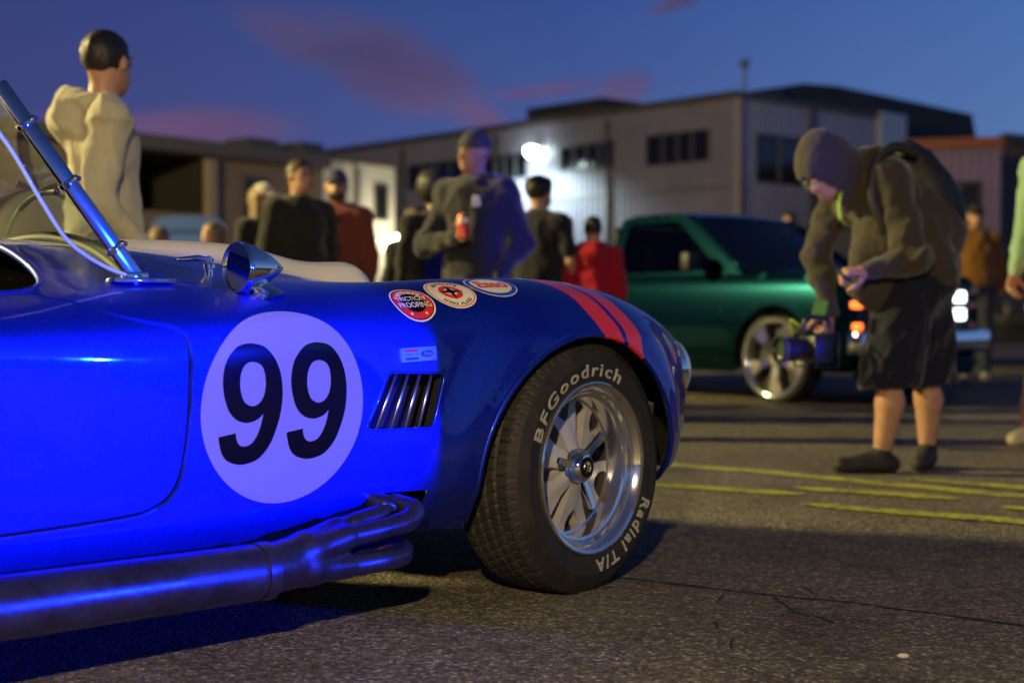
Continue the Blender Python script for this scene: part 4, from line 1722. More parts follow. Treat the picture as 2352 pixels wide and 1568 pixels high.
# ---- corrugated warehouse with a floodlit wall
WH_D = 45.0
e_wh, p_wh, d_l = wall_frame('warehouse', 1692, 218, WH_D, (-.667, .745))
e_wh.rotation_euler = (0, 0, math.atan2(-d_l.y, -d_l.x))          # local x points back along the wall towards the corner: u = -x
tag(e_wh, 'large corrugated metal warehouse with strip windows and a floodlight on its wall', 'building')
d_r = Vector((.745, .667, 0))
H_WH = hit(1692, 222, p_wh, d_l)[1]
holes = []
for (xa, xb, yb_l, yt_l, yb_r, yt_r) in ((940, 1068, 438, 380, 424, 366), (1108, 1212, 418, 363, 407, 350), (1288, 1410, 395, 336, 384, 325), (1487, 1629, 381, 312, 371, 298)):
    ua, za = hit(xa, yb_l, p_wh, d_l)
    ub, zb = hit(xb, yt_r, p_wh, d_l)
    za2 = hit(xb, yb_r, p_wh, d_l)[1]
    holes.append((min(ua, ub), max(ua, ub), (za + za2) / 2, (zb + hit(xa, yt_l, p_wh, d_l)[1]) / 2))
WL = 24.0
b = MB()
wall_with_holes(b, -WL, 0, H_WH, [(-h[1], -h[0], h[2], h[3]) for h in holes])
wl_o = b.build('wall', M_SHEET, e_wh)
for h in holes:
    window(e_wh, -h[1], -h[0], h[2], h[3], 4 if h[1] - h[0] > 2.5 else 3)
b = MB()
b.box((-WL / 2, -.05, H_WH + .07), (WL + .2, .22, .22))
b.build('roof_edge', M_TRIM, e_wh)
b = MB()
b.box((.03, .04, H_WH / 2), (.20, .20, H_WH))
b.build('corner_trim', pr('light_trim', (.42, .33, .30), .5), e_wh)
# right-hand face (local frame turned a quarter: along +y of e_wh)
e_r = empty('side_wall', (0, 0, 0), R(90), e_wh)


def hit_r(px, py):
    return hit(px, py, p_wh, d_r)


wr = []
ua, za = hit_r(1735, 418)
ub, zb = hit_r(1842, 322)
wr.append((ua, ub, za, hit_r(1735, 306)[1]))
ua2, _ = hit_r(1888, 360)
ub2, _ = hit_r(1962, 360)
wr.append((ua2, ub2, hit_r(1888, 445)[1], hit_r(1888, 335)[1]))
u_mid = hit_r(1862, 300)[0]
u_end = hit_r(2078, 300)[0]
b = MB()
wall_with_holes(b, 0, u_end, H_WH, wr)
b.build('panel', mottled('pale_metal_sheet', (.32, .32, .44), .1, .5, .5), e_r)
for h in wr:
    window(e_wh, h[0], h[1], h[2], h[3], 2).rotation_euler = (0, 0, R(90))
b = MB()
b.box((u_end / 2, -.05, H_WH + .05), (u_end + .1, .2, .18))
b.box((u_mid, -.06, H_WH / 2), (.16, .14, H_WH))
b.build('edge_trim', M_TRIM, e_r)
ua, _ = hit_r(2012, 300)
ub, _ = hit_r(2070, 300)
MB().box(((ua + ub) / 2, -.12, H_WH / 2 + .1), (ub - ua, .2, H_WH + .2)).build('light_panel', pr('pale_cladding', (.55, .58, .62), .5), e_r)
b = MB()
b.box((-WL / 2, u_end / 2, H_WH - .15), (WL - .3, u_end - .3, .2))
b.build('roof', M_ROOF, e_wh)
for u_ in (-17.2, -11.4, -5.6):
    MB().tube([(u_, -.12, .1), (u_, -.12, H_WH - .2)], .07, 8).build('downpipe', M_TRIM, e_wh, True)
MB().box((-WL / 2, -.045, H_WH * .62), (WL - .4, .03, .10)).build('flashing', pr('sheet_flashing', (.17, .155, .15), .5), e_wh)
MB().box((-14.2, -.35, H_WH * .42), (1.3, .6, .9), bev=.03).build('vent_box', pr('rooftop_unit_grey', (.06, .06, .065), .6), e_wh)
# dark upper storey set back on the roof
up = []
pu = p_wh + Vector((-d_l.x * -1.5, -d_l.y * -1.5, 0))
for q in ((1700, 214), (1852, 191), (1930, 197), (2238, 262), (2250, 330), (1700, 330)):
    u, z = hit(q[0], q[1], pu, d_r)
    up.append((u, max(z, H_WH - .4) if q[1] > 320 else z))
b = MB()
b.poly_prism([(u, z) for u, z in up], -1.6, -9.0, 'xz')
o = b.build('upper_storey', M_ROOF, e_r)
o.rotation_euler = (0, 0, 0)
o.scale = (1, -1, 1)
# roof hatch and aerial
b = MB()
b.box((-9.5, 3, H_WH + .5), (4, 3, .9), bev=.05)
b.build('roof_housing', M_ROOF, e_wh)
b = MB()
pm = hit(1692, 140, p_wh, d_l)
b.tube([(-.2, .6, H_WH), (-.2, .6, pm[1])], .045, 8)
b.lathe([(0, -.16), (.13, -.11), (.17, 0), (.13, .11), (0, .16)], 14, 'z', (-.2, .6, pm[1]))
b.build('aerial', pr('grey_steel', (.2, .2, .22), .5, metal=.5), e_wh, True, 40)

# ---- wall floodlight on the warehouse
ul, zl = hit(1240, 360, p_wh, d_l)
wl_pos = p_wh + d_l * ul
nrm = Vector((-d_l.y, d_l.x, 0))
if nrm.y > 0:
    nrm = -nrm
fl = empty('wall_floodlight', (wl_pos.x + nrm.x * .04, wl_pos.y + nrm.y * .04, zl), math.atan2(-d_l.y, -d_l.x))
tag(fl, 'glaring cool white floodlight mounted between the warehouse windows', 'floodlight')
b = MB()
b.box((0, -.10, .34), (.22, .20, .10), bev=.02)
b.box((0, -.28, .30), (.42, .34, .14), (R(24), 0, 0), bev=.03)
b.build('housing', pr('lamp_housing', (.35, .36, .36), .4, metal=.6), fl, True, 40)
M_FLOOD = pr('flood_emitter', (1, 1, 1), .5, emit=(.78, 1.0, .98), es=60)
b = MB()
b.lathe([(0, -.24), (.16, -.19), (.25, -.04), (.26, .06), (.18, .13), (0, .16)], 18, 'z', (0, -.34, .18))
b.build('lamp_lens', M_FLOOD, fl, True)
ld = bpy.data.lights.new('wall_floodlight_light', 'SPOT')
ld.color = (.74, 1.0, .98)
ld.energy = 2500
ld.spot_size = R(150)
ld.spot_blend = .55
ld.shadow_soft_size = .18
lo_ = bpy.data.objects.new('wall_floodlight_light', ld)
q = wl_pos + nrm * 2.3
lo_.location = (q.x, q.y, zl - .15)
lo_.rotation_euler = Vector((-nrm.x * .28, -nrm.y * .28, -1)).to_track_quat('-Z', 'Y').to_euler()
COL.objects.link(lo_)

# ---- beige block on the left with a deep dark bay
e_b, p_b, d_b = wall_frame('beige_building', 330, 308, 32, (.62, .78))
tag(e_b, 'low beige building with a deep dark loading bay behind the man in cream', 'building')
HB = hit(330, 310, p_b, d_b)[1]
u_w = hit(742, 400, p_b, d_b)[0]
bay = (hit(190, 400, p_b, d_b)[0], hit(468, 400, p_b, d_b)[0], hit(468, 492, p_b, d_b)[1], HB - .38)
win = (hit(561, 400, p_b, d_b)[0], hit(612, 400, p_b, d_b)[0], hit(580, 500, p_b, d_b)[1], hit(580, 408, p_b, d_b)[1])
b = MB()
wall_with_holes(b, -6.0, u_w, HB - .33, [bay, win], False)
b.build('wall', M_BEIGE, e_b)
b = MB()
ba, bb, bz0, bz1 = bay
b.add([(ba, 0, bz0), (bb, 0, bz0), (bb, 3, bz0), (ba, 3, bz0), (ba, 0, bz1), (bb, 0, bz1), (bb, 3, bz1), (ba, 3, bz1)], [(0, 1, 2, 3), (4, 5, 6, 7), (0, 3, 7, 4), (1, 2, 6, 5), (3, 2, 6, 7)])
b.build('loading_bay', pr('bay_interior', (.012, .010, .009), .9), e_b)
window(e_b, *win, 2)
b = MB()
b.box(((u_w - 6) / 2, -.06, HB - .165), (u_w + 6, .5, .33))
b.build('roof_edge', M_TRIM, e_b)
b = MB()
b.box((bb + .13, -.09, HB / 2 - .2), (.26, .17, HB - .42))
b.build('pilaster', pr('pale_render', (.27, .20, .165), .8), e_b)
b = MB()
b.box(((u_w - 6) / 2, 4.3, HB - .3), (u_w + 6, 8, .2))
b.build('roof', M_ROOF, e_b)
for (xa, xb, yt) in ((600, 668, 333), (722, 772, 341)):
    ua, _ = hit(xa, 350, p_b, d_b)
    ub, zt = hit(xb, yt, p_b, d_b)
    ac = MB().box(((ua + ub) / 2, .9, (HB + zt) / 2 + .04), (ub - ua, .9, max(.3, zt - HB + .2)), bev=.02)
    ac.build('rooftop_unit', pr('rooftop_unit_grey', (.06, .06, .065), .6), e_b)

# ---- white lit block next to it
pw = p_b + d_b * u_w
e_w = empty('white_building', (pw.x, pw.y, 0), math.atan2(d_b.y, d_b.x))
tag(e_w, 'white rendered building lit warm by string lights beside the warehouse', 'building')
H_W = hit(742, 366, p_b, d_b)[1]


def hw_(px, py):
    u, z = hit(px, py, p_b, d_b)
    return u - u_w, z


L_W = hw_(906, 400)[0]
w1 = (hw_(768, 450)[0], hw_(792, 450)[0], hw_(780, 500)[1], hw_(780, 418)[1])
w2 = (hw_(859, 450)[0], hw_(888, 450)[0], hw_(870, 506)[1], hw_(870, 424)[1])
b = MB()
wall_with_holes(b, 0.012, L_W, H_W, [w1, w2], False)
b.add([(L_W, 0, 0), (L_W, 7, 0), (L_W, 7, H_W), (L_W, 0, H_W)], [(0, 1, 2, 3)])
b.build('wall', M_WHITEW, e_w)
window(e_w, *w1, 1)
window(e_w, *w2, 1)
u_dp = hw_(818, 400)[0]
MB().tube([(u_dp, -.06, .2), (u_dp, -.06, H_W - .1)], .06, 10).build('downpipe', pr('pipe_grey', (.22, .21, .19), .5), e_w, True)
MB().box((L_W / 2, -.02, H_W + .06), (L_W + .1, .3, .14)).build('roof_edge', M_TRIM, e_w)
MB().box((L_W / 2, 3.6, H_W - .1), (L_W - .1, 6.6, .12)).build('roof', M_ROOF, e_w)
# awning-height string of bulbs
M_BULB = pr('bulb_glow', (1, 1, 1), .5, emit=(1.0, .90, .58), es=14)
sl = empty('string_lights', (pw.x, pw.y, 0), math.atan2(d_b.y, d_b.x))
tag(sl, 'row of glowing warm white bulbs strung along the white building', 'string lights')
n_b = 11
line = []
for k in range(n_b):
    u, z = hw_(840 + 62 * k / (n_b - 1), 553 - 11 * k / (n_b - 1))
    line.append((u, -.55, z + .07))
    MB().lathe([(0, -.06), (.045, -.035), (.055, 0), (.04, .035), (.02, .06), (0, .065)], 12, 'z', (u, -.55, z)).build('bulb', M_BULB, sl, True)
for px_ in (857, 889):
    u, z = hw_(px_, 571)
    MB().lathe([(0, -.10), (.07, -.07), (.10, 0), (.07, .07), (0, .10)], 16, 'z', (u, -.5, z)).build('globe', M_BULB, sl, True)
line.append((line[-1][0] + .3, -.05, line[-1][2] + .1))
line.insert(0, (line[0][0] - .5, -.05, line[0][2] + .12))
MB().tube(smooth_path(line, 4), .012, 6).build('cable', M_WINFR, sl, True)
c_ = e_w.matrix_world
LAMP_STR = bpy.data.lights.new('string_lights_light', 'POINT')
LAMP_STR.color = (1.0, .86, .52)
LAMP_STR.energy = 110
LAMP_STR.shadow_soft_size = .5
so = bpy.data.objects.new('string_lights_light', LAMP_STR)
qq = pw + d_b * hw_(872, 550)[0] + Vector((d_b.y, -d_b.x, 0)) * 1.3
so.location = (qq.x, qq.y, hw_(872, 540)[1])
COL.objects.link(so)

# ---- block on the right, its purple light put into the wall colour
e_m, p_m, d_m = wall_frame('purple_lit_building', 2076, 330, 40, (.96, -.28))
tag(e_m, 'low building with purple light painted into its wall colour and an orange parapet behind the photographer', 'building')
HM = hit(2100, 345, p_m, d_m)[1]
u_m = hit(2300, 400, p_m, d_m)[0]
wm = (hit(2152, 450, p_m, d_m)[0], hit(2255, 450, p_m, d_m)[0], hit(2200, 560, p_m, d_m)[1], hit(2160, 418, p_m, d_m)[1])
b = MB()
wall_with_holes(b, 0, u_m, HM, [wm], True)
b.add([(u_m, 0, 0), (u_m, 6, 0), (u_m, 6, HM), (u_m, 0, HM)], [(0, 1, 2, 3)])
b.build('wall', mottled('purple_lit_sheet', (.27, .19, .34), .1, .6, .5), e_m)
window(e_m, *wm, 2)
MB().box((u_m / 2, -.08, HM + .14), (u_m + .1, .3, .28)).build('parapet', pr('orange_flashing', (.36, .09, .035), .5), e_m)
MB().box((u_m / 2, 3.1, HM - .1), (u_m - .1, 5.8, .12)).build('roof', M_ROOF, e_m)
# brick block at the right edge, each course of bricks too far to tell apart
e_k, p_k, d_k = wall_frame('brick_building', 2303, 320, 43, (.86, .5))
tag(e_k, 'dark brick building at the right edge beside the purple lit one', 'building')
m_bk = pr('far_brick', (.16, .10, .07), .85)
t = NT(m_bk)
bt = t.new('ShaderNodeTexBrick')
bt.inputs['Color1'].default_value = (.17, .10, .07, 1)
bt.inputs['Color2'].default_value = (.12, .075, .055, 1)
bt.inputs['Mortar'].default_value = (.2, .17, .14, 1)
bt.inputs['Scale'].default_value = 3.0
mp_ = t.new('ShaderNodeMapping')
mp_.inputs['Rotation'].default_value = (R(90), 0, 0)
t.l.new(t.coord(), mp_.inputs[0])
t.l.new(mp_.outputs[0], bt.inputs['Vector'])
t.set('Base Color', bt.outputs['Color'])
HK = hit(2310, 325, p_k, d_k)[1]
b = MB()
b.box((7, 3, HK / 2), (14, 6, HK))
b.build('wall', m_bk, e_k)
MB().box((7, -.05, HK + .1), (14.2, .3, .25)).build('roof_edge', M_TRIM, e_k)
# ================================================================== teal pickup
TK_A = R(-50)
axle = on_ground(1772, 926)
tf = Vector((math.cos(TK_A), math.sin(TK_A), 0))
tl = Vector((-tf.y, tf.x, 0))
HWT = .90
truck = empty('pickup_truck', tuple(Vector((axle.x, axle.y, 0)) + tl * HWT), TK_A)
truck.scale = (1, 1, 1.045)
tag(truck, 'lowered teal pickup truck with large chrome five-spoke wheels', 'pickup truck')
M_TEAL = pr('teal_paint', (0.003, 0.030, 0.043), 0.20, coat=.12, coat_r=.03, metal=.92, spec=.1)
M_TINT = glass_mat('tinted_glass', (.10, .12, .13), .10)
M_BLACK = pr('satin_black', (.012, .012, .013), .5)


def yside(z):
    return float(np.interp(z, [.20, .34, .60, .66, .80, .92, .975], [HWT - .06, HWT - .012, HWT, HWT - .006, HWT - .018, HWT - .042, HWT - .075]))


def arc(cx, cz, r_, a0, a1, n=20):
    return [(cx + r_ * math.cos(a0 + (a1 - a0) * k / n), cz + r_ * math.sin(a0 + (a1 - a0) * k / n)) for k in range(n + 1)]


wb = -2.95
a0 = math.asin(.12 / .405)
out = [(.70, .30), (.72, .45), (.735, .62), (.725, .80), (.70, .93), (.62, .965), (-.35, .975), (-4.02, .975), (-4.06, .9), (-4.06, .32), (-4.0, .24)]
bottom = [(-4.0, .24)] + arc(wb, .335, .40, pi + .24, -.24) + [(wb + .40, .22)] + [(-.42, .22)] + arc(0, .335, .40, pi + .24, -.24) + [(.50, .25)]
outline = out[:-1] + bottom
v2, f = fill_poly(outline, [], .07)
for s_ in (1, -1):
    vs = [(p[0], s_ * (yside(p[1]) - .10 * max(0, (p[0] - .45) / .29) ** 2), p[1]) for p in v2]
    mesh_obj('body_side', vs, [t if s_ > 0 else t[::-1] for t in f], M_TEAL, truck, True)
# bonnet
v, f = [], []
xs = [.70, .66, .55, .3, 0, -.2, -.36, -.42]
for x in xs:
    for k in range(13):
        u = -1 + 2 * k / 12
        y = u * (HWT - .075 - .10 * max(0, (x - .45) / .29) ** 2)
        z = .972 + .045 * (1 - u ** 4) - .05 * max(0, (x - .45) / .25) ** 2 - (.012 if .55 < abs(u) < .72 else 0)
        v.append((x, y, z))
for i in range(len(xs) - 1):
    for k in range(12):
        f.append((i * 13 + k, i * 13 + k + 1, i * 13 + 14 + k, i * 13 + 13 + k))
mesh_obj('bonnet', v, f, M_TEAL, truck, True)
# cab: sides with window openings, roof, screen surround
ZB, ZR = .97, 1.475


def ycab(z):
    return HWT - .075 - (z - ZB) * .30


side_o = [(-.36, ZB), (-.42, 1.005), (-1.10, 1.455), (-1.16, 1.482), (-1.30, 1.492), (-1.75, 1.487), (-1.86, 1.462), (-1.905, 1.40), (-1.955, ZB)]
win_o = [(-.60, 1.00), (-1.16, 1.395), (-1.22, 1.420), (-1.74, 1.418), (-1.785, 1.39), (-1.82, 1.00)]
v2, f = fill_poly(side_o, [win_o], .06)
for s_ in (1, -1):
    mesh_obj('cab_side', [(p[0], s_ * ycab(p[1]), p[1]) for p in v2], f, M_TEAL, truck, True)
    w2, g2 = fill_poly([(p[0], p[1]) for p in win_o], [], .2)
    mesh_obj('side_window', [(p[0], s_ * (ycab(p[1]) - .012), p[1]) for p in w2], g2, M_TINT, truck)
v, f = [], []
rp = [(-1.06, 1.452), (-1.12, 1.475), (-1.25, 1.494), (-1.5, 1.500), (-1.75, 1.490), (-1.84, 1.468), (-1.90, 1.40)]
for x, z in rp:
    for k in range(11):
        u = -1 + 2 * k / 10
        v.append((x, u * ycab(min(z, 1.47)), z + .022 * (1 - u * u) - .008))
for i in range(len(rp) - 1):
    for k in range(10):
        f.append((i * 11 + k, i * 11 + k + 1, i * 11 + 12 + k, i * 11 + 11 + k))
mesh_obj('roof', v, f, M_TEAL, truck, True)


def ws_pt(u, w):
    x = -.40 - .68 * w + .05 * (1 - u * u)
    z = 1.0 + .455 * w
    return (x, u * (ycab(z)), z + .012 * (1 - u * u))


v, f = [], []
for j in range(7):
    for k in range(11):
        v.append(ws_pt((-1 + 2 * k / 10) * .93, .03 + .92 * j / 6))
for j in range(6):
    for k in range(10):
        a = j * 11 + k
        f.append((a, a + 1, a + 12, a + 11))
mesh_obj('windscreen', v, f, M_TINT, truck, True)
for s_ in (1, -1):
    MB().tube([ws_pt(s_ * .965, w / 8) for w in range(9)], .032, 8).build('pillar', M_TEAL, truck, True)
b = MB()
b.box((-1.93, 0, 1.19), (.03, 1.45, .42))
b.build('rear_wall', M_BLACK, truck)
b = MB()
b.box((-1.45, 0, .60), (1.1, 1.5, .5))
for s_ in (1, -1):
    b.box((-1.62, s_ * .36, 1.0), (.16, .48, .55), (0, R(-10), 0), bev=.05)
b.build('interior', M_BLACK, truck)
MB().box((-3.0, 0, .93), (2.05, 1.62, .04)).build('bed_cover', M_BLACK, truck)
MB().box((-1.7, 0, .34), (4.3, 1.1, .22)).build('chassis', M_BLACK, truck)
# door: shut lines, handle, mirror
for s_ in (1, -1):
    for pts in ([(-.52, .99), (-.54, .7), (-.58, .30)], [(-1.86, .99), (-1.87, .6), (-1.86, .28)]):
        MB().tube([(x, s_ * (yside(min(z, .97)) + .001), z) for x, z in pts], .005, 6).build('shut_line', M_BLACK, truck)
    MB().box((-1.72, s_ * (yside(.86) + .012), .86), (.15, .02, .035), bev=.006).build('door_handle', M_BLACK, truck)
    MB().box((-.78, s_ * (HWT + .07), 1.075), (.10, .20, .15), bev=.025).build('door_mirror', M_BLACK, truck, True, 40)
    MB().tube([(wb - .2, s_ * (yside(.66) + .002), .66), (.66, s_ * (yside(.66) - .02), .66)], .012, 6).build('side_moulding', M_TEAL, truck)
# front end
b = MB()
b.box((.665, 0, .72), (.10, 1.60, .38), bev=.02)
b.build('grille_panel', M_BLACK, truck)
for z in (.62, .68, .74, .80, .86):
    MB().box((.722, 0, z), (.02, .86, .014)).build('grille_bar', M_CHROME, truck)
M_HEAD = pr('headlamp_glow', (1, 1, 1), .3, emit=(.82, .93, 1.0), es=4.5)
M_AMB = pr('amber_glow', (.8, .2, .02), .3, emit=(1.0, .16, .02), es=3.2)
for s_ in (1, -1):
    for z in (.80, .665):
        MB().box((.728, s_ * .56, z), (.03, .15, .088), bev=.012).build('headlight', M_HEAD if s_ > 0 else pr('headlamp_off', (.5, .5, .5), .1, coat=1), truck)
    for z in (.845, .735, .58):
        MB().box((.700, s_ * (.775), z), (.07, .09, .050), bev=.01).build('marker_lamp', M_AMB if s_ < 0 else pr('amber_off', (.25, .08, .02), .25, coat=1), truck)
b = MB()
b.box((.76, 0, .46), (.14, 1.74, .17), bev=.03)
b.build('bumper', M_CHROME, truck, True, 40)
MB().box((.70, 0, .27), (.10, 1.5, .14), bev=.02).build('valance', M_TEAL, truck)
MB().box((.838, 0, .45), (.008, .30, .15)).build('number_plate', pr('plate_white', (.5, .5, .5), .5), truck)


def truck_wheel(x, s_):
    w = empty('wheel', (x, s_ * (HWT - .13), .338), 0, truck)
    w.rotation_euler = (0, R(20), 0 if s_ > 0 else pi)
    MB().lathe([(.285, -.11), (.305, -.11), (.330, -.10), (.338, -.07), (.338, .07), (.330, .10), (.305, .112), (.285, .11)], 56, 'y').build('tyre', M_TYRE, w, True, 40)
    MB().lathe([(.296, .112), (.298, .118), (.286, .120), (.272, .112), (.262, .095), (.256, .05), (.256, -.10)], 56, 'y').build('rim', M_RIM, w, True, 40)
    for k in range(5):
        a = R(72 * k)
        pts = [(.05, -.030), (.15, -.032), (.25, -.062), (.268, -.062), (.268, .062), (.25, .062), (.15, .032), (.05, .030)]
        c_, q_ = math.cos(a), math.sin(a)
        bb_ = MB()
        n = len(pts)
        fr = [(x_ * c_ - z_ * q_, .095 - .02 * (x_ < .1) + .012 * (abs(z_) < .04), x_ * q_ + z_ * c_) for x_, z_ in pts]
        bk = [(p[0], .055, p[2]) for p in fr]
        bb_.add(fr + bk, [tuple(range(n))] + [(i, (i + 1) % n, n + (i + 1) % n, n + i) for i in range(n)])
        bb_.build('spoke', M_RIM, w)
    MB().lathe([(.058, .06), (.058, .10), (.045, .112), (0, .114)], 24, 'y').build('hub_cap', M_RIM, w, True, 40)
    MB().lathe([(0, .02), (.25, .02), (.25, -.02), (0, -.02)], 32, 'y').build('brake_drum', M_BLACK, w)


for x in (0, wb):
    for s_ in (1, -1):
        truck_wheel(x, s_)
for x in (0, wb):
    for s_ in (1, -1):
        n = 20
        aa = [pi + .2 - (pi + .4) * k / n for k in range(n + 1)]
        b = MB()
        vv = []
        for y in (HWT - .03, HWT - .34):
            vv += [(x + .42 * math.cos(k), s_ * y, .335 + .42 * math.sin(k)) for k in aa]
        b.add(vv, [(k, k + 1, n + 2 + k, n + 1 + k) for k in range(n)] + [tuple(n + 1 + k for k in range(n + 1))])
        b.build('wheel_well', M_BLACK, truck)


# ================================================================== far parked cars
def far_car(name, label, px, Y, yaw, mat, h=1.45, L=4.3, box=False):
    p = at(px, 706, Y)
    c = empty(name, (p.x, p.y, 0), yaw)
    tag(c, label, 'car' if not box else 'van')
    W2 = .88
    if box:
        lo = [(-L / 2, .30), (L / 2 - .08, .30), (L / 2, .55), (L / 2 - .05, .92), (L / 2 - .55, 1.10), (L / 2 - 1.05, h - .12), (L / 2 - 1.35, h), (-L / 2 + .12, h), (-L / 2, h - .15)]
    else:
        lo = [(-L / 2, .32), (L / 2 - .1, .30), (L / 2, .45), (L / 2 - .03, .68), (L / 2 - .95, .86), (L / 2 - 1.65, h - .06), (L / 2 - 1.95, h), (-L / 2 + 1.3, h - .02), (-L / 2 + .55, .95), (-L / 2 + .05, .88)]
    v2, f = fill_poly(rounded(lo, .07, 4), [], .15)
    n = len(v2)

    def yy(z):
        return W2 - max(0, z - .85) * .30 - max(0, .5 - z) * .2
    vs = [(q[0], yy(q[1]), q[1]) for q in v2] + [(q[0], -yy(q[1]), q[1]) for q in v2]
    ol = np.array(dense(rounded(lo, .07, 4), .15))
    m = len(ol)
    b_ = MB().add(vs, [tuple(t_) for t_ in f] + [tuple(k + n for k in reversed(t_)) for t_ in f])
    b_.add([(q[0], yy(q[1]), q[1]) for q in ol] + [(q[0], -yy(q[1]), q[1]) for q in ol], [(i, (i + 1) % m, m + (i + 1) % m, m + i) for i in range(m)])
    b_.build('body', mat, c, True, 40)
    for s_ in (1, -1):
        wz0, wz1 = (.98, h - .10)
        xs_ = (L / 2 - 1.05, -L / 2 + (.2 if box else 1.0))
        x2 = (L / 2 - 1.40, -L / 2 + (.25 if box else 1.35))
        pts = [(xs_[0], wz0), (x2[0], wz1), (x2[1], wz1), (xs_[1], wz0)]
        MB().add([(q[0], s_ * (yy(q[1]) + .006), q[1]) for q in pts], [(0, 1, 2, 3)]).build('side_window', M_PANE, c)
        for x in (L / 2 - .85, -L / 2 + .85):
            MB().lathe([(0, -.10), (.20, -.10), (.31, -.09), (.32, 0), (.31, .09), (.20, .10), (.19, .07), (0, .07)], 28, 'y', (x, s_ * (W2 - .10), .32)).build('wheel', M_TYRE, c, True, 40)
            MB().lathe([(0, s_ * .105), (.19, s_ * .105), (.20, s_ * .09)], 20, 'y', (x, s_ * (W2 - .10), .32)).build('wheel_trim', M_BRUSH, c, True, 40)
        MB().box((L / 2 - .04, s_ * .62, .66), (.10, .26, .10), bev=.02).build('headlight', pr('headlamp_off', (.5, .5, .5), .1, coat=1), c)
    return c


pt = at(437, 706, 24.5)
wc = empty('portable_toilet', (pt.x, pt.y, 0), R(10))
tag(wc, 'blue portable toilet cabin standing in front of the beige building', 'portable toilet')
M_PB = pr('cabin_blue', (.025, .075, .30), .45)
for s_ in (-1, 1):
    MB().box((s_ * .53, 0, 1.02), (.06, 1.06, 2.04), bev=.015).build('side_panel', M_PB, wc)
MB().box((0, .52, 1.02), (1.0, .05, 2.04), bev=.012).build('back_panel', M_PB, wc)
MB().box((0, -.53, 1.02), (.92, .04, 1.96), bev=.012).build('door', pr('cabin_door_blue', (.03, .09, .34), .45), wc)
MB().box((.36, -.56, 1.05), (.04, .03, .16), bev=.008).build('door_handle', M_BLACK, wc)
MB().box((0, 0, .07), (1.16, 1.16, .14), bev=.02).build('base', M_BLACK, wc)
b = MB()
v, f = [], []
for k in range(13):
    a = pi * k / 12
    for y in (-.6, .6):
        v.append((-.60 * math.cos(a) * (abs(math.cos(a)) ** -.45 if abs(math.cos(a)) > .05 else 1), y, 2.03 + .26 * math.sin(a) ** .6))
f = [(2 * k, 2 * k + 2, 2 * k + 3, 2 * k + 1) for k in range(12)] + [tuple(range(0, 26, 2)), tuple(range(25, 0, -2))]
b.add(v, f).build('roof', M_PB, wc)
far_car('parked_car', 'dark saloon parked at the right edge beyond the brown-jacketed man', 2330, 18.5, R(160), pr('car_black', (.012, .012, .015), .3, coat=1), 1.42)
# ================================================================== people: soft implicit surfaces turned into meshes
def V3(*a):
    return np.array(a, float)


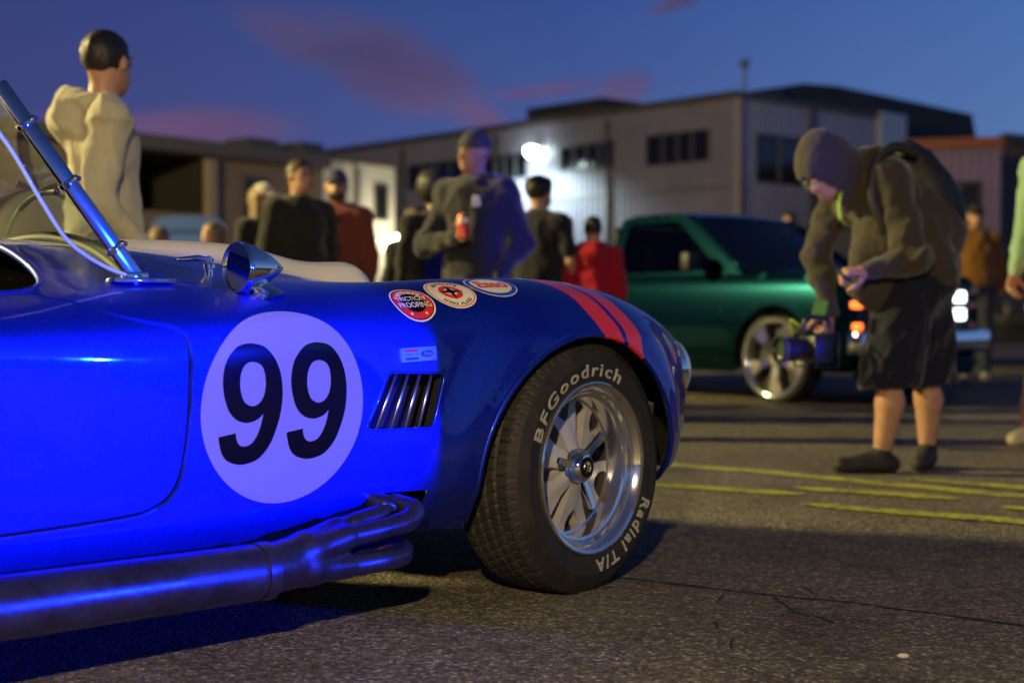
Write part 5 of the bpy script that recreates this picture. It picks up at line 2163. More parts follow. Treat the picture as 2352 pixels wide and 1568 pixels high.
class SDF:
    def __init__(s):
        s.ops = []
        s.lo, s.hi = np.full(3, 1e9), np.full(3, -1e9)

    def _grow(s, p, r):
        p = np.asarray(p, float)
        s.lo = np.minimum(s.lo, p - r)
        s.hi = np.maximum(s.hi, p + r)

    def cone(s, a, b, r1, r2=None, k=.02, sub=False):
        r2 = r1 if r2 is None else r2
        a, b = np.asarray(a, float), np.asarray(b, float)
        if not sub:
            s._grow(a, r1)
            s._grow(b, r2)
        s.ops.append(('c', a, b, r1, r2, k, sub))
        return s

    def chain(s, pts, rs, k=.02):
        for i in range(len(pts) - 1):
            s.cone(pts[i], pts[i + 1], rs[i], rs[i + 1], k)
        return s

    def ell(s, c, r, M=None, k=.02, sub=False):
        c, r = np.asarray(c, float), np.asarray(r, float)
        M = np.eye(3) if M is None else M            # columns are the ellipsoid's axes
        if not sub:
            s._grow(c, r.max())
        s.ops.append(('e', c, r, M, k, sub))
        return s

    def cut(s, p, n, k=.004):
        """remove everything on the n side of the plane"""
        s.ops.append(('p', np.asarray(p, float), np.asarray(n, float) / np.linalg.norm(n), k))
        return s

    def eval(s, P):
        d = None
        for o in s.ops:
            if o[0] == 'c':
                _, a, b, r1, r2, k, sub = o
                ab = b - a
                h = np.clip(((P - a) @ ab) / (ab @ ab + 1e-12), 0, 1)
                e = np.linalg.norm(P - a - h[..., None] * ab, axis=-1) - (r1 + (r2 - r1) * h)
            elif o[0] == 'e':
                _, c, r, M, k, sub = o
                q = (P - c) @ M
                k0 = np.linalg.norm(q / r, axis=-1)
                k1 = np.linalg.norm(q / (r * r), axis=-1)
                e = k0 * (k0 - 1) / (k1 + 1e-9)
            else:
                _, p, n, k = o
                e = (P - p) @ n
                h = np.clip(.5 + .5 * (d - e) / k, 0, 1)
                d = np.where(True, d * h + e * (1 - h) + k * h * (1 - h), d)
                continue
            if d is None:
                d = e
            elif sub:
                e = -e
                h = np.clip(.5 - .5 * (d - e) / k, 0, 1)
                d = d + (e - d) * h + k * h * (1 - h)
            else:
                h = np.clip(.5 + .5 * (e - d) / k, 0, 1)
                d = e + (d - e) * h - k * h * (1 - h)
        return d

    def mesh(s, vox=.014, fold=0.0, seed=0, fdir=(1, 1, .8), fs=24.0):
        lo, hi = s.lo - 3 * vox - .01, s.hi + 3 * vox + .01
        n = np.ceil((hi - lo) / vox).astype(int) + 1
        ax = [lo[i] + vox * np.arange(n[i]) for i in range(3)]
        G = np.stack(np.meshgrid(*ax, indexing='ij'), -1)
        d = s.eval(G)
        if fold > 0:
            rg = np.random.default_rng(seed)
            nz = np.zeros(d.shape)
            for i in range(7):
                w = rg.normal(size=3) * np.array(fdir)
                w = w / np.linalg.norm(w) * fs * rg.uniform(.45, 1.5)
                w2 = rg.normal(size=3) * fs * .22
                ph = rg.uniform(0, 6.28)
                rdg = 1 - np.abs(np.sin(G @ w + ph + 1.6 * np.sin(G @ w2 + ph)))
                msk = .5 + .5 * np.sin(G @ (w2 * 1.7) + 2 * ph)
                nz += rdg ** 2.2 * msk
            d = d - fold * (nz - 1.0)
        v, f = nets(d, lo, vox)
        return (relax(v, f), f) if fold > 0 else (v, f)


def relax(v, f, n=2, k=.5):
    for _ in range(n):
        acc = np.zeros_like(v)
        cnt = np.zeros(len(v))
        for i in range(4):
            a, b = f[:, i], f[:, (i + 1) % 4]
            np.add.at(acc, a, v[b])
            np.add.at(acc, b, v[a])
            np.add.at(cnt, a, 1)
            np.add.at(cnt, b, 1)
        v = v + k * (acc / np.maximum(cnt, 1)[:, None] - v)
    return v


def nets(d, lo, vox):
    """surface nets"""
    nx, ny, nz = d.shape
    ins = d < 0
    cs = np.zeros((nx - 1, ny - 1, nz - 1), int)
    acc = np.zeros((nx - 1, ny - 1, nz - 1, 3))
    cnt = np.zeros((nx - 1, ny - 1, nz - 1))
    for axis in range(3):
        sl0 = [slice(None)] * 3
        sl1 = [slice(None)] * 3
        sl0[axis], sl1[axis] = slice(0, -1), slice(1, None)
        a, b = d[tuple(sl0)], d[tuple(sl1)]
        cr = (a < 0) != (b < 0)
        t = np.where(cr, a / (a - b + 1e-12), 0)
        o1, o2 = [i for i in range(3) if i != axis]
        for u in (0, 1):
            for w in (0, 1):
                sl = [slice(None)] * 3
                sl[o1] = slice(u, (d.shape[o1] - 1) + u)
                sl[o2] = slice(w, (d.shape[o2] - 1) + w)
                c = cr[tuple(sl)]
                off = np.zeros(c.shape + (3,))
                off[..., axis] = t[tuple(sl)]
                off[..., o1] = u
                off[..., o2] = w
                acc += off * c[..., None]
                cnt += c
    m = cnt > 0
    idx = -np.ones(m.shape, int)
    idx[m] = np.arange(m.sum())
    g = np.argwhere(m)
    v = lo + vox * (g + acc[m] / cnt[m][:, None])
    faces = []
    for axis in range(3):
        o1, o2 = [(1, 2), (2, 0), (0, 1)][axis]
        sl0 = [slice(None)] * 3
        sl1 = [slice(None)] * 3
        sl0[axis], sl1[axis] = slice(0, -1), slice(1, None)
        a, b = ins[tuple(sl0)], ins[tuple(sl1)]
        e = np.argwhere(a != b)
        if not len(e):
            continue
        ok = (e[:, o1] > 0) & (e[:, o2] > 0) & (e[:, o1] < d.shape[o1] - 1) & (e[:, o2] < d.shape[o2] - 1)
        e = e[ok]
        q = []
        for u, w in ((1, 1), (0, 1), (0, 0), (1, 0)):
            c = e.copy()
            c[:, o1] -= u
            c[:, o2] -= w
            q.append(idx[c[:, 0], c[:, 1], c[:, 2]])
        q = np.stack(q, 1)
        fl = ~a[e[:, 0], e[:, 1], e[:, 2]]
        q[fl] = q[fl][:, ::-1]
        faces.append(q)
    f = np.vstack(faces)
    f = f[(f >= 0).all(1)]
    return v, f


def basis(z, x):
    """columns x, y, z with z along the given axis"""
    z = np.asarray(z, float) / np.linalg.norm(z)
    x = np.asarray(x, float)
    x = x - z * (x @ z)
    x /= np.linalg.norm(x)
    return np.stack([x, np.cross(z, x), z], 1)


def put(name, vf, mat, parent, more=None):
    v, f = vf
    if more is not None:
        n = len(v)
        v2, f2 = more
        v = np.vstack([v, v2])
        f = np.vstack([f, f2 + n])
    return mesh_obj(name, v, f, mat, parent, True)


def cat_mesh(parts):
    vs, fs, n = [], [], 0
    for v, f in parts:
        vs.append(v)
        fs.append(f + n)
        n += len(v)
    return np.vstack(vs), np.vstack(fs)


SKIN = {}


def skin_mat(tone):
    if tone not in SKIN:
        col = {'fair': (.52, .30, .21), 'tan': (.40, .21, .13), 'warm': (.46, .25, .155)}[tone]
        m = mottled('skin_' + tone, col, .12, 18, .5, .08, 120)
        m.node_tree.nodes['Principled BSDF'].inputs['Subsurface Weight'].default_value = .08
        SKIN[tone] = m
    return SKIN[tone]


def rotz(v, a):
    c, q = math.cos(a), math.sin(a)
    return V3(v[0] * c - v[1] * q, v[0] * q + v[1] * c, v[2])


def standing(h=1.78, yaw=0.0, pose=None):
    """joints in the root frame; the person frame has x to the person's right, y forward; yaw turns it"""
    J = dict(ankle_r=(.10, -.02, .085), ankle_l=(-.10, .0, .085), knee_r=(.105, .02, .49), knee_l=(-.105, .03, .49), hip_r=(.095, 0, .92), hip_l=(-.095, 0, .92),
             pelvis=(0, 0, .97), waist=(0, .0, 1.12), chest=(0, .0, 1.31), neck=(0, -.015, 1.475), head=(0, .02, 1.655),
             shoulder_r=(.185, -.01, 1.425), shoulder_l=(-.185, -.01, 1.425), elbow_r=(.245, -.03, 1.14), elbow_l=(-.245, -.03, 1.14), wrist_r=(.25, .04, .89), wrist_l=(-.25, .04, .89))
    if pose:
        J.update(pose)
    s_ = h / 1.78
    out = {k: rotz(V3(*v) * s_, yaw) for k, v in J.items()}
    out['scale'] = s_
    out['fwd'] = rotz(V3(0, 1, 0), yaw)
    out['right'] = rotz(V3(1, 0, 0), yaw)
    out['look'] = out['fwd']
    out['headup'] = V3(0, 0, 1)
    return out


def head_sdf(S_, J, ears=True):
    s_ = J['scale']
    c = J['head']
    up = J['headup'] / np.linalg.norm(J['headup'])
    f = J['look'] - up * (J['look'] @ up)
    f /= np.linalg.norm(f)
    r = np.cross(f, up)
    M = np.stack([r, f, up], 1)

    def p(x, y, z):
        return c + M @ (V3(x, y, z) * s_)
    S_.ell(p(0, -.012, .022), V3(.076, .096, .094) * s_, M, .02)
    S_.ell(p(0, .030, -.045), V3(.060, .068, .070) * s_, M, .03)
    S_.ell(p(0, .060, -.085), V3(.028, .028, .026) * s_, M, .02)
    S_.cone(p(0, .088, .012), p(0, .104, -.024), .009 * s_, .015 * s_, .012)
    S_.cone(p(-.04, .078, .028), p(.04, .078, .028), .011 * s_, .011 * s_, .012)
    S_.cone(p(-.018, .088, -.056), p(.018, .088, -.056), .007 * s_, .007 * s_, .008)
    for e in (-1, 1):
        S_.ell(p(e * .032, .094, .010), V3(.019, .016, .011) * s_, M, .010, True)
        if ears:
            S_.ell(p(e * .080, -.010, .000), V3(.011, .020, .031) * s_, M, .008)
    S_.cone(J['neck'] + V3(0, 0, -.04 * s_), p(0, -.020, -.055), .060 * s_, .054 * s_, .03)
    return M, p


def hand(S_, wrist, d, palm, s_=1.0, curl=.5, thumb=1, spread=.1, grip=0.0):
    """palm plus five bent fingers; d: towards the fingers, palm: palm normal, thumb: which side of (d x palm)"""
    d = np.asarray(d, float) / np.linalg.norm(d)
    palm = np.asarray(palm, float)
    palm = palm - d * (palm @ d)
    palm /= np.linalg.norm(palm)
    lat = np.cross(d, palm) * thumb
    M = np.stack([lat, palm, d], 1)
    c = np.asarray(wrist, float)

    def p(x, y, z):
        return c + M @ (V3(x, y, z) * s_)
    S_.cone(p(0, 0, -.03), p(0, 0, .02), .026 * s_, .027 * s_, .012)
    S_.ell(p(0, 0, .055), V3(.041, .016, .050) * s_, M, .012)
    for i, (x, L_) in enumerate(((.030, .072), (.010, .080), (-.011, .075), (-.030, .060))):
        q0 = V3(x, .0, .088)
        ang = .15
        dirv = lambda a: V3(x * spread * 3 * (1 - .5 * curl), math.sin(a), math.cos(a))
        pts = [q0]
        for k, fr in enumerate((.45, .32, .23)):
            ang += curl * (1.05 if k else .75) + .05 * i
            dv = dirv(ang)
            pts.append(pts[-1] + dv / np.linalg.norm(dv) * L_ * fr)
        S_.chain([p(*q) for q in pts], [.0098 * s_, .0092 * s_, .0084 * s_, .0072 * s_], .004)
    t0 = V3(.030, .004, .020)
    t1 = t0 + V3(.030, .012 + .012 * curl, .026)
    t2 = t1 + V3(.012 - .016 * curl, .014 + .016 * curl, .026)
    t3 = t2 + V3(-.004 - .014 * curl, .012 + .010 * curl, .020)
    S_.chain([p(*q) for q in (t0, t1, t2, t3)], [.016 * s_, .0125 * s_, .0108 * s_, .0085 * s_], .006)


def limb_hand(J, side, S_, curl, palm=None, d=None):
    w, e = J['wrist_' + side], J['elbow_' + side]
    d = (w - e) if d is None else np.asarray(d, float)
    if palm is None:
        palm = -J['right'] if side == 'r' else J['right']
    hand(S_, w, d, palm, J['scale'], curl, thumb=-1 if side == 'r' else 1)


def make_person(name, label, group, loc, J, tone='warm', top=('hoodie', None), bottom=('pants', None), hair=None, hat=None, shoes=None, bulk=1.0, vox=.014, hands='rl', curl=.55, seed=0, fold=.010, hand_kw=None, beard=None, face=True, fs=24.0):
    root = empty('person', tuple(loc))
    tag(root, label, 'person', group)
    s_ = J['scale']
    sm = skin_mat(tone)
    S_ = SDF()
    M, hp = head_sdf(S_, J)
    # slim body under the clothes so that the figure is one continuous surface
    sp = J['chest'] - J['pelvis']
    B = basis(sp, J['right'])
    S_.ell(J['chest'], V3(.135, .095, .19) * s_, B, .05)
    S_.ell(J['waist'], V3(.125, .09, .15) * s_, B, .05)
    S_.ell(J['pelvis'], V3(.14, .10, .13) * s_, basis(V3(0, 0, 1), J['right']), .05)
    S_.cone(J['chest'] + B[:, 2] * .10 * s_, J['neck'], .07 * s_, .055 * s_, .04)
    for q in ('r', 'l'):
        S_.cone(J['shoulder_' + q], J['elbow_' + q], .045 * s_, .036 * s_, .04)
        S_.cone(J['elbow_' + q], J['wrist_' + q], .036 * s_, .026 * s_, .02)
        S_.cone(J['hip_' + q], J['knee_' + q], .075 * s_, .052 * s_, .04)
        kn, an = J['knee_' + q], J['ankle_' + q]
        mid = kn + (an - kn) * .32 - J['fwd'] * .018 * s_
        bare = bottom[0] == 'shorts'
        S_.chain([kn, mid, an], [.052 * s_ * (1.12 if bare else 1), .056 * s_ * (1.15 if bare else 1), .034 * s_ * (1.15 if bare else 1)], .02)
    parts = [S_.mesh(vox)]
    for q in hands:
        H_ = SDF()
        kw = (hand_kw or {}).get(q, {})
        limb_hand(J, q, H_, kw.get('curl', curl), kw.get('palm'), kw.get('d'))
        parts.append(H_.mesh(.0065))
    body = put('body', cat_mesh(parts), sm, root)
    # ---- top garment
    kind, tm = top
    T = SDF()
    bl = bulk * s_
    T.ell(J['chest'] + B[:, 2] * .02 * s_, V3(.185, .135, .20) * bl, B, .05)
    T.ell(J['waist'], V3(.178, .138, .17) * bl, B, .06)
    pz = basis(V3(0, 0, 1), J['right'])
    T.ell(J['pelvis'] + V3(0, 0, .03) * s_, V3(.180, .140, .125) * bl, pz, .06)
    T.cone(J['shoulder_l'], J['shoulder_r'], .074 * bl, .074 * bl, .05)
    for q in ('r', 'l'):
        S0, E0, W0_ = J['shoulder_' + q], J['elbow_' + q], J['wrist_' + q]
        if kind == 'tee':
            T.cone(S0, S0 + (E0 - S0) * .72, .070 * bl, .066 * bl, .04)
            T.cut(S0 + (E0 - S0) * .80, E0 - S0, .004) if False else None
        else:
            W1 = W0_ + (W0_ - E0) / np.linalg.norm(W0_ - E0) * (-.006)
            T.cone(S0, E0, .078 * bl, .060 * bl, .035)
            T.cone(E0, W1, .061 * bl, .042 * s_, .02)
            T.cone(W1 - (W0_ - E0) * .16, W1, .049 * s_, .040 * s_, .012)
    T.cone(J['neck'] - V3(0, 0, .07) * s_, J['neck'] - V3(0, 0, .015) * s_, .085 * s_, .072 * s_, .05)
    if kind == 'hoodie':
        bk = -J['fwd']
        T.ell(J['neck'] + bk * .075 * s_ + V3(0, 0, .022) * s_, V3(.128, .090, .078) * s_, basis(V3(0, 0, 1) + .7 * J['fwd'], J['right']), .05)
        T.ell(J['neck'] + bk * .128 * s_ + V3(0, 0, -.050) * s_, V3(.120, .070, .058) * s_, basis(V3(0, 0, 1) + .6 * J['fwd'], J['right']), .06)
        T.cone(J['neck'] + bk * .03 * s_ + J['right'] * .095 * s_, J['neck'] + bk * .03 * s_ - J['right'] * .095 * s_, .052 * s_, .052 * s_, .03)
        T.ell(J['neck'] + bk * .045 * s_ + V3(0, 0, .120) * s_, V3(.088, .085, .075) * s_, basis(V3(0, 0, 1), J['right']), .02, True)
        for e in (-1, 1):
            T.cone(J['neck'] + J['right'] * e * .085 * s_ + bk * .02 * s_ + V3(0, 0, .01 * s_), J['neck'] + J['fwd'] * .085 * s_ + J['right'] * e * .025 * s_ + V3(0, 0, -.055 * s_), .036 * s_, .028 * s_, .02)
    if kind == 'jacket':
        for e in (-1, 1):
            T.cone(J['neck'] + J['right'] * e * .07 * s_ - J['fwd'] * .03 * s_, J['neck'] + J['fwd'] * .07 * s_ + J['right'] * e * .03 * s_ + V3(0, 0, -.05 * s_), .026 * s_, .022 * s_, .02)
    put('hoodie' if kind in ('hoodie', 'hooded') else ('jacket' if kind == 'jacket' else 'shirt'), T.mesh(vox, fold * s_, seed, fs=fs), tm, root)
    # ---- trousers or shorts
    kind, bm_ = bottom
    if bm_ is not None:
        Q = SDF()
        Q.ell(J['pelvis'] + V3(0, 0, -.02) * s_, V3(.168, .130, .125) * bl, pz, .05)
        for q in ('r', 'l'):
            h0, k0, a0_ = J['hip_' + q], J['knee_' + q], J['ankle_' + q]
            if kind == 'shorts':
                e0 = k0 + (a0_ - k0) * .06
                Q.cone(h0, e0 - V3(0, 0, .06), .112 * bl, .118 * bl, .05)
            else:
                Q.cone(h0, k0, .100 * bl, .078 * bl, .04)
                Q.cone(k0, a0_ - V3(0, 0, .02), .078 * bl, .066 * s_, .03)
        if kind == 'shorts':
            Q.cut((J['knee_l'] + J['knee_r']) / 2 + V3(0, 0, -.035), V3(0, 0, -1), .008)
        put('shorts' if kind == 'shorts' else 'trousers', Q.mesh(vox, fold * .8 * s_, seed + 5), bm_, root)
        for q in ('r', 'l'):
            a0_ = J['ankle_' + q]
            fd = J.get('toe_' + q, J['fwd'])
            fd = V3(fd[0], fd[1], 0)
            fd /= np.linalg.norm(fd)
            g = V3(a0_[0], a0_[1], 0)
            fl_ = J.get('shoe_len', 1.0)
            K = SDF()
            K.cone(g + V3(0, 0, .040) * s_ - fd * .045 * s_, g + V3(0, 0, .034) * s_ + fd * .14 * fl_ * s_, .041 * s_, .038 * s_, .02)
            K.cone(g + V3(0, 0, .05) * s_, g + V3(0, 0, .095) * s_, .044 * s_, .042 * s_, .02)
            K.cone(g + V3(0, 0, .075) * s_, g + V3(0, 0, .045) * s_ + fd * .10 * s_, .040 * s_, .036 * s_, .02)
            K.cut(g + V3(0, 0, .001), V3(0, 0, -1), .006)
            put('shoe', K.mesh(.009), shoes or pr('shoe_black', (.015, .014, .013), .7), root)
    # ---- hair and hats
    if hair:
        style, hm = hair
        K = SDF()
        if style in ('short', 'fade'):
            K.ell(hp(0, -.018, .034), V3(.084, .104, .098) * s_, M, .02)
            K.ell(hp(0, .075, -.045), V3(.105, .085, .105) * s_, M, .03, True)
            K.cut(hp(0, -.06, -.078), M @ V3(0, .25, -1), .035)
        elif style == 'afro':
            K.ell(hp(0, -.03, .045), V3(.145, .150, .140) * s_, M, .02)
            K.ell(hp(0, .12, -.045), V3(.09, .11, .11) * s_, M, .03, True)
        elif style == 'long':
            K.ell(hp(0, -.022, .030), V3(.088, .108, .102) * s_, M, .02)
            K.cone(hp(0, -.07, 0), hp(0, -.075, -.22), .082 * s_, .060 * s_, .05)
            for e in (-1, 1):
                K.cone(hp(e * .068, -.02, 0), hp(e * .075, -.01, -.20), .034 * s_, .026 * s_, .03)
            K.ell(hp(0, .095, -.04), V3(.062, .095, .12) * s_, M, .02, True)
        elif style == 'messy':
            K.ell(hp(0, -.018, .042), V3(.094, .114, .106) * s_, M, .02)
            for k in range(14):
                a_ = 2 * pi * k / 14
                K.ell(hp(.07 * math.cos(a_), -.02 + .085 * math.sin(a_), .07 + .03 * math.sin(3 * a_)), V3(.03, .03, .028) * s_, M, .02)
            K.ell(hp(0, .09, -.05), V3(.10, .085, .10) * s_, M, .02, True)
            K.cut(hp(0, -.06, -.075), M @ V3(0, .15, -1), .01)
        put('hair', K.mesh(.0075, .0035, seed, (1, 1, 1), 110), hm, root)
    if hat:
        style, hm = hat
        K = SDF()
        if style in ('cap', 'cap_back'):
            K.ell(hp(0, -.012, .040), V3(.086, .106, .096) * s_, M, .02)
            K.cut(hp(0, 0, .030), M @ V3(0, .0, -1), .006)
            sg = 1 if style == 'cap' else -1
            K.ell(hp(0, sg * .125 - .01, .030), V3(.072, .070, .010) * s_, M, .012)
        elif style == 'beanie':
            K.ell(hp(0, -.014, .036), V3(.087, .107, .106) * s_, M, .02)
            K.cut(hp(0, 0, .026), M @ V3(0, -.12, -1), .01)
        put('cap' if style != 'beanie' else 'beanie', K.mesh(.009), hm, root)
    if beard:
        K = SDF()
        K.ell(hp(0, .034, -.062), V3(.063, .070, .056) * s_, M, .02)
        K.ell(hp(0, .060, .004), V3(.080, .09, .052) * s_, M, .012, True)
        K.ell(hp(0, .100, -.052), V3(.024, .03, .012) * s_, M, .008, True)
        put('beard', K.mesh(.008), beard, root)
    if face:
        eye = pr('eye_dark', (.02, .015, .012), .2)
        brow = pr('brow_dark', (.03, .02, .015), .8)
        for e in (-1, 1):
            K = SDF()
            K.ell(hp(e * .032, .083, .010), V3(.015, .009, .008) * s_, M)
            put('eye', K.mesh(.004), eye, root)
            K = SDF()
            K.cone(hp(e * .016, .092, .032), hp(e * .050, .080, .034), .0065 * s_, .005 * s_)
            put('eyebrow', K.mesh(.004), brow, root)
        K = SDF()
        K.cone(hp(-.022, .0945, -.057), hp(.022, .0945, -.057), .0050 * s_, .0045 * s_)
        put('mouth', K.mesh(.004), pr('lip_dark', (.16, .05, .04), .5), root)
    J['hp'], J['M'] = hp, M
    return root


# the exhaust collector of the blue car uses the same soft-surface tool
_K = SDF()
for _yo, _zo in COLLECT:
    _a = V3(-1.03, -.80, mz)
    _m = V3(-.90, -(.796 + _yo * .55), mz + .006 + _zo * .6)
    _b = V3(-.795, -(.788 + _yo), mz + .012 + _zo)
    _K.cone(_a, _m, .047, .033, .02)
    _K.cone(_m, _b, .033, .0285, .016)
put('collector', _K.mesh(.0045), M_PIPE, ex)
# ================================================================== the crowd
M_HAIR_D = mottled('dark_hair', (.012, .009, .007), .4, 40, .55)
M_HAIR_B = mottled('brown_hair', (.045, .026, .014), .4, 40, .55)
M_HAIR_S = mottled('sandy_hair', (.20, .13, .065), .35, 40, .6)
M_CREAM = fabric('cream_fleece', (.50, .46, .31), .10, .35)
M_CHAR = fabric('charcoal_fleece', (.022, .022, .030), .15, .5)
M_OLIVE = fabric('dark_olive_jacket', (.022, .022, .018), .15, .5)
M_RUST = fabric('rust_hoodie', (.20, .050, .030), .15, .4)
M_RED = fabric('red_hoodie', (.36, .008, .024), .12, .4)
M_BLK = fabric('black_cotton', (.016, .015, .018), .2, .4)
M_DENIM = fabric('dark_denim', (.030, .036, .055), .2, .4)
M_KHAKI = fabric('khaki_jacket', (.050, .043, .033), .15, .45)
M_NAVY = fabric('navy_shorts', (.007, .009, .020), .2, .6)
M_MINT = fabric('mint_sleeve', (.28, .46, .30), .1, .4)
M_BROWN = fabric('brown_jacket', (.20, .085, .016), .15, .5)
PG = 'car show visitors'


def base(px, Y):
    p = at(px, 706, Y)
    return (p.x, p.y, 0)


def face_yaw(dx, dy):
    """yaw that makes the person look along (dx, dy) in plan (x right, y away)"""
    return math.atan2(dy, dx) - pi / 2


# man in the cream hoodie, seen from behind, head turned right
J = standing(1.82, face_yaw(.90, .43), dict(elbow_r=(.225, -.06, 1.13), elbow_l=(-.225, -.06, 1.13), wrist_r=(.17, .13, .95), wrist_l=(-.17, .13, .95)))
J['look'] = V3(.36, .93, 0)
make_person('cream', 'man in a cream hoodie seen from behind, standing left of the windscreen', PG, base(240, 5.55), J, 'warm', ('hoodie', M_CREAM), ('pants', M_DENIM), ('short', M_HAIR_D), bulk=1.02, vox=.011, fold=.012, seed=3, hands='', fs=21)

# man with a drink
J = standing(1.76, face_yaw(-.50, -.87), dict(elbow_r=(.27, .12, 1.11), wrist_r=(-.06, .285, 1.16), elbow_l=(-.29, -.05, 1.14), wrist_l=(-.215, .09, .95)))
J['look'] = V3(-.72, -.69, -.05)
dr = base(1092, 8.25)
D_ROOT = make_person('drink', 'smiling man in a dark hoodie holding a drink in front of his chest', PG, dr, J, 'tan', ('hoodie', M_CHAR), ('pants', M_DENIM), None, ('beanie', pr('knit_grey', (.05, .05, .07), .9)), bulk=1.14, vox=.012, fold=.012, seed=8, hands='r', curl=1.0,
                     hand_kw={'r': dict(curl=.95, palm=tuple(rotz(V3(.25, .95, .1), face_yaw(-.5, -.87))))})
cup = J['wrist_r'] + (J['wrist_r'] - J['elbow_r']) / np.linalg.norm(J['wrist_r'] - J['elbow_r']) * .085 + J['fwd'] * .030 + V3(0, 0, .055)
cu = empty('drink_can', (dr[0] + cup[0], dr[1] + cup[1], cup[2] - .02))
tag(cu, 'red and white drink can in the hand of the man in the dark hoodie', 'can')
MB().lathe([(0, -.06), (.026, -.06), (.033, -.054), (.033, .060), (.027, .070), (0, .070)], 20, 'z').build('can_body', pr('can_red', (.55, .06, .03), .3, metal=.5), cu, True, 40)
MB().lathe([(.0335, .022), (.0338, .024), (.0338, .050), (.0335, .052)], 20, 'z').build('can_band', pr('can_white', (.7, .65, .6), .35), cu, True, 40)
MB().lathe([(.024, .070), (.024, .074), (0, .072)], 20, 'z').build('can_lid', M_BRUSH, cu, True, 40)


def chest_print(root, J, txt, size, up, side, mat, garment):
    """flat print laid onto the front of a garment"""
    from mathutils.bvhtree import BVHTree
    o = [c for c in root.children if c.name.startswith(garment)][0]
    bv = BVHTree.FromPolygons([v.co for v in o.data.vertices], [tuple(p.vertices) for p in o.data.polygons])
    v, f = text_mesh(txt, size, .004)
    out = []
    for p in v:
        q = J['chest'] + J['right'] * (side - p[0]) + V3(0, 0, up + p[1]) + J['fwd'] * .5
        h = bv.ray_cast(Vector(q), Vector(-J['fwd']))
        q2 = h[0] if h[0] is not None else Vector(q - J['fwd'] * .35)
        out.append(q2 + Vector(J['fwd']) * .004)
    return mesh_obj('chest_print', out, [t_[::-1] for t_ in f], mat, root)


chest_print(D_ROOT, J, 'B', .085, .055, -.085, pr('print_white', (.75, .74, .72), .6), 'hoodie')

# three friends on the left
J = standing(1.76, face_yaw(.55, -.83))
J['look'] = V3(.72, -.69, 0)
make_person('jacket', 'man with short dark hair in a dark zipped jacket, looking right', PG, base(688, 9.75), J, 'warm', ('jacket', M_OLIVE), ('pants', M_DENIM), ('fade', M_HAIR_B), bulk=1.10, hands='', seed=11)
J = standing(1.76, face_yaw(-.15, -.98))
J['look'] = V3(.05, -1, -.15)
make_person('rust', 'bearded man in a rust hoodie and navy cap', PG, base(775, 10.5), J, 'tan', ('hoodie', M_RUST), ('pants', M_DENIM), None, ('cap', pr('navy_cap', (.045, .05, .11), .8)), bulk=1.12, hands='', seed=12, beard=M_HAIR_B)
J = standing(1.67, face_yaw(.8, -.6))
J['look'] = V3(.85, -.5, 0)
wr_ = make_person('pale', 'woman in a pale cap with a red scarf behind the dark-jacketed man', PG, base(606, 10.6), J, 'fair', ('jacket', M_BLK), ('pants', M_BLK), ('long', M_HAIR_S), ('cap', pr('pale_cap', (.45, .42, .34), .8)), hands='', seed=13)
K = SDF()
for k in range(10):
    a_ = 2 * pi * k / 10
    K.cone(J['neck'] + V3(.075 * math.cos(a_), .075 * math.sin(a_), -.01), J['neck'] + V3(.075 * math.cos(a_ + .63), .075 * math.sin(a_ + .63), -.01), .033, .033, .02)
put('scarf', K.mesh(.011, .004, 4), fabric('red_scarf', (.5, .02, .03), .1), wr_)

# heads just above the bonnet
J = standing(1.40, face_yaw(.2, 1))
make_person('blonde', 'long-haired child with back turned, head just above the white bonnet beside the cream hoodie', PG, base(368, 11.5), J, 'fair', ('tee', M_BLK), ('pants', M_DENIM), ('long', M_HAIR_S), hands='', seed=14, vox=.016)
J = standing(1.42, face_yaw(-.6, -.6))
make_person('blonde', 'fair-haired child facing left, head just above the white bonnet', PG, base(490, 11.2), J, 'fair', ('tee', M_RUST), ('pants', M_DENIM), ('long', M_HAIR_S), hands='', seed=15, vox=.016)

# behind the man with the drink
J = standing(1.62, face_yaw(-.3, .95))
make_person('curly', 'person with big curly dark hair half hidden behind the man with the drink', PG, base(1000, 9.4), J, 'tan', ('jacket', M_BLK), ('pants', M_BLK), ('afro', M_HAIR_D), hands='', seed=16)
J = standing(1.42, face_yaw(-.3, .95))
make_person('child', 'dark-clothed child low beside the curly-haired person', PG, base(955, 9.6), J, 'tan', ('hoodie', M_BLK), ('pants', M_BLK), ('messy', M_HAIR_B), hands='', seed=17, vox=.016)
J = standing(1.68, face_yaw(.45, .9), dict(elbow_r=(.27, -.02, 1.14), wrist_r=(.25, .12, .93)))
J['look'] = V3(.75, .65, 0)
make_person('tee', 'dark-haired man in a black t-shirt with his back turned', PG, base(1238, 10.2), J, 'warm', ('tee', M_BLK), ('pants', M_DENIM), ('messy', M_HAIR_D), bulk=1.12, hands='r', seed=18)
J = standing(1.40, face_yaw(.15, 1))
make_person('red', 'child in a red hoodie with his back turned, in front of the teal pickup', PG, base(1362, 10.15), J, 'warm', ('hoodie', M_RED), ('pants', M_BLK), ('short', M_HAIR_D), bulk=1.16, hands='', seed=19)
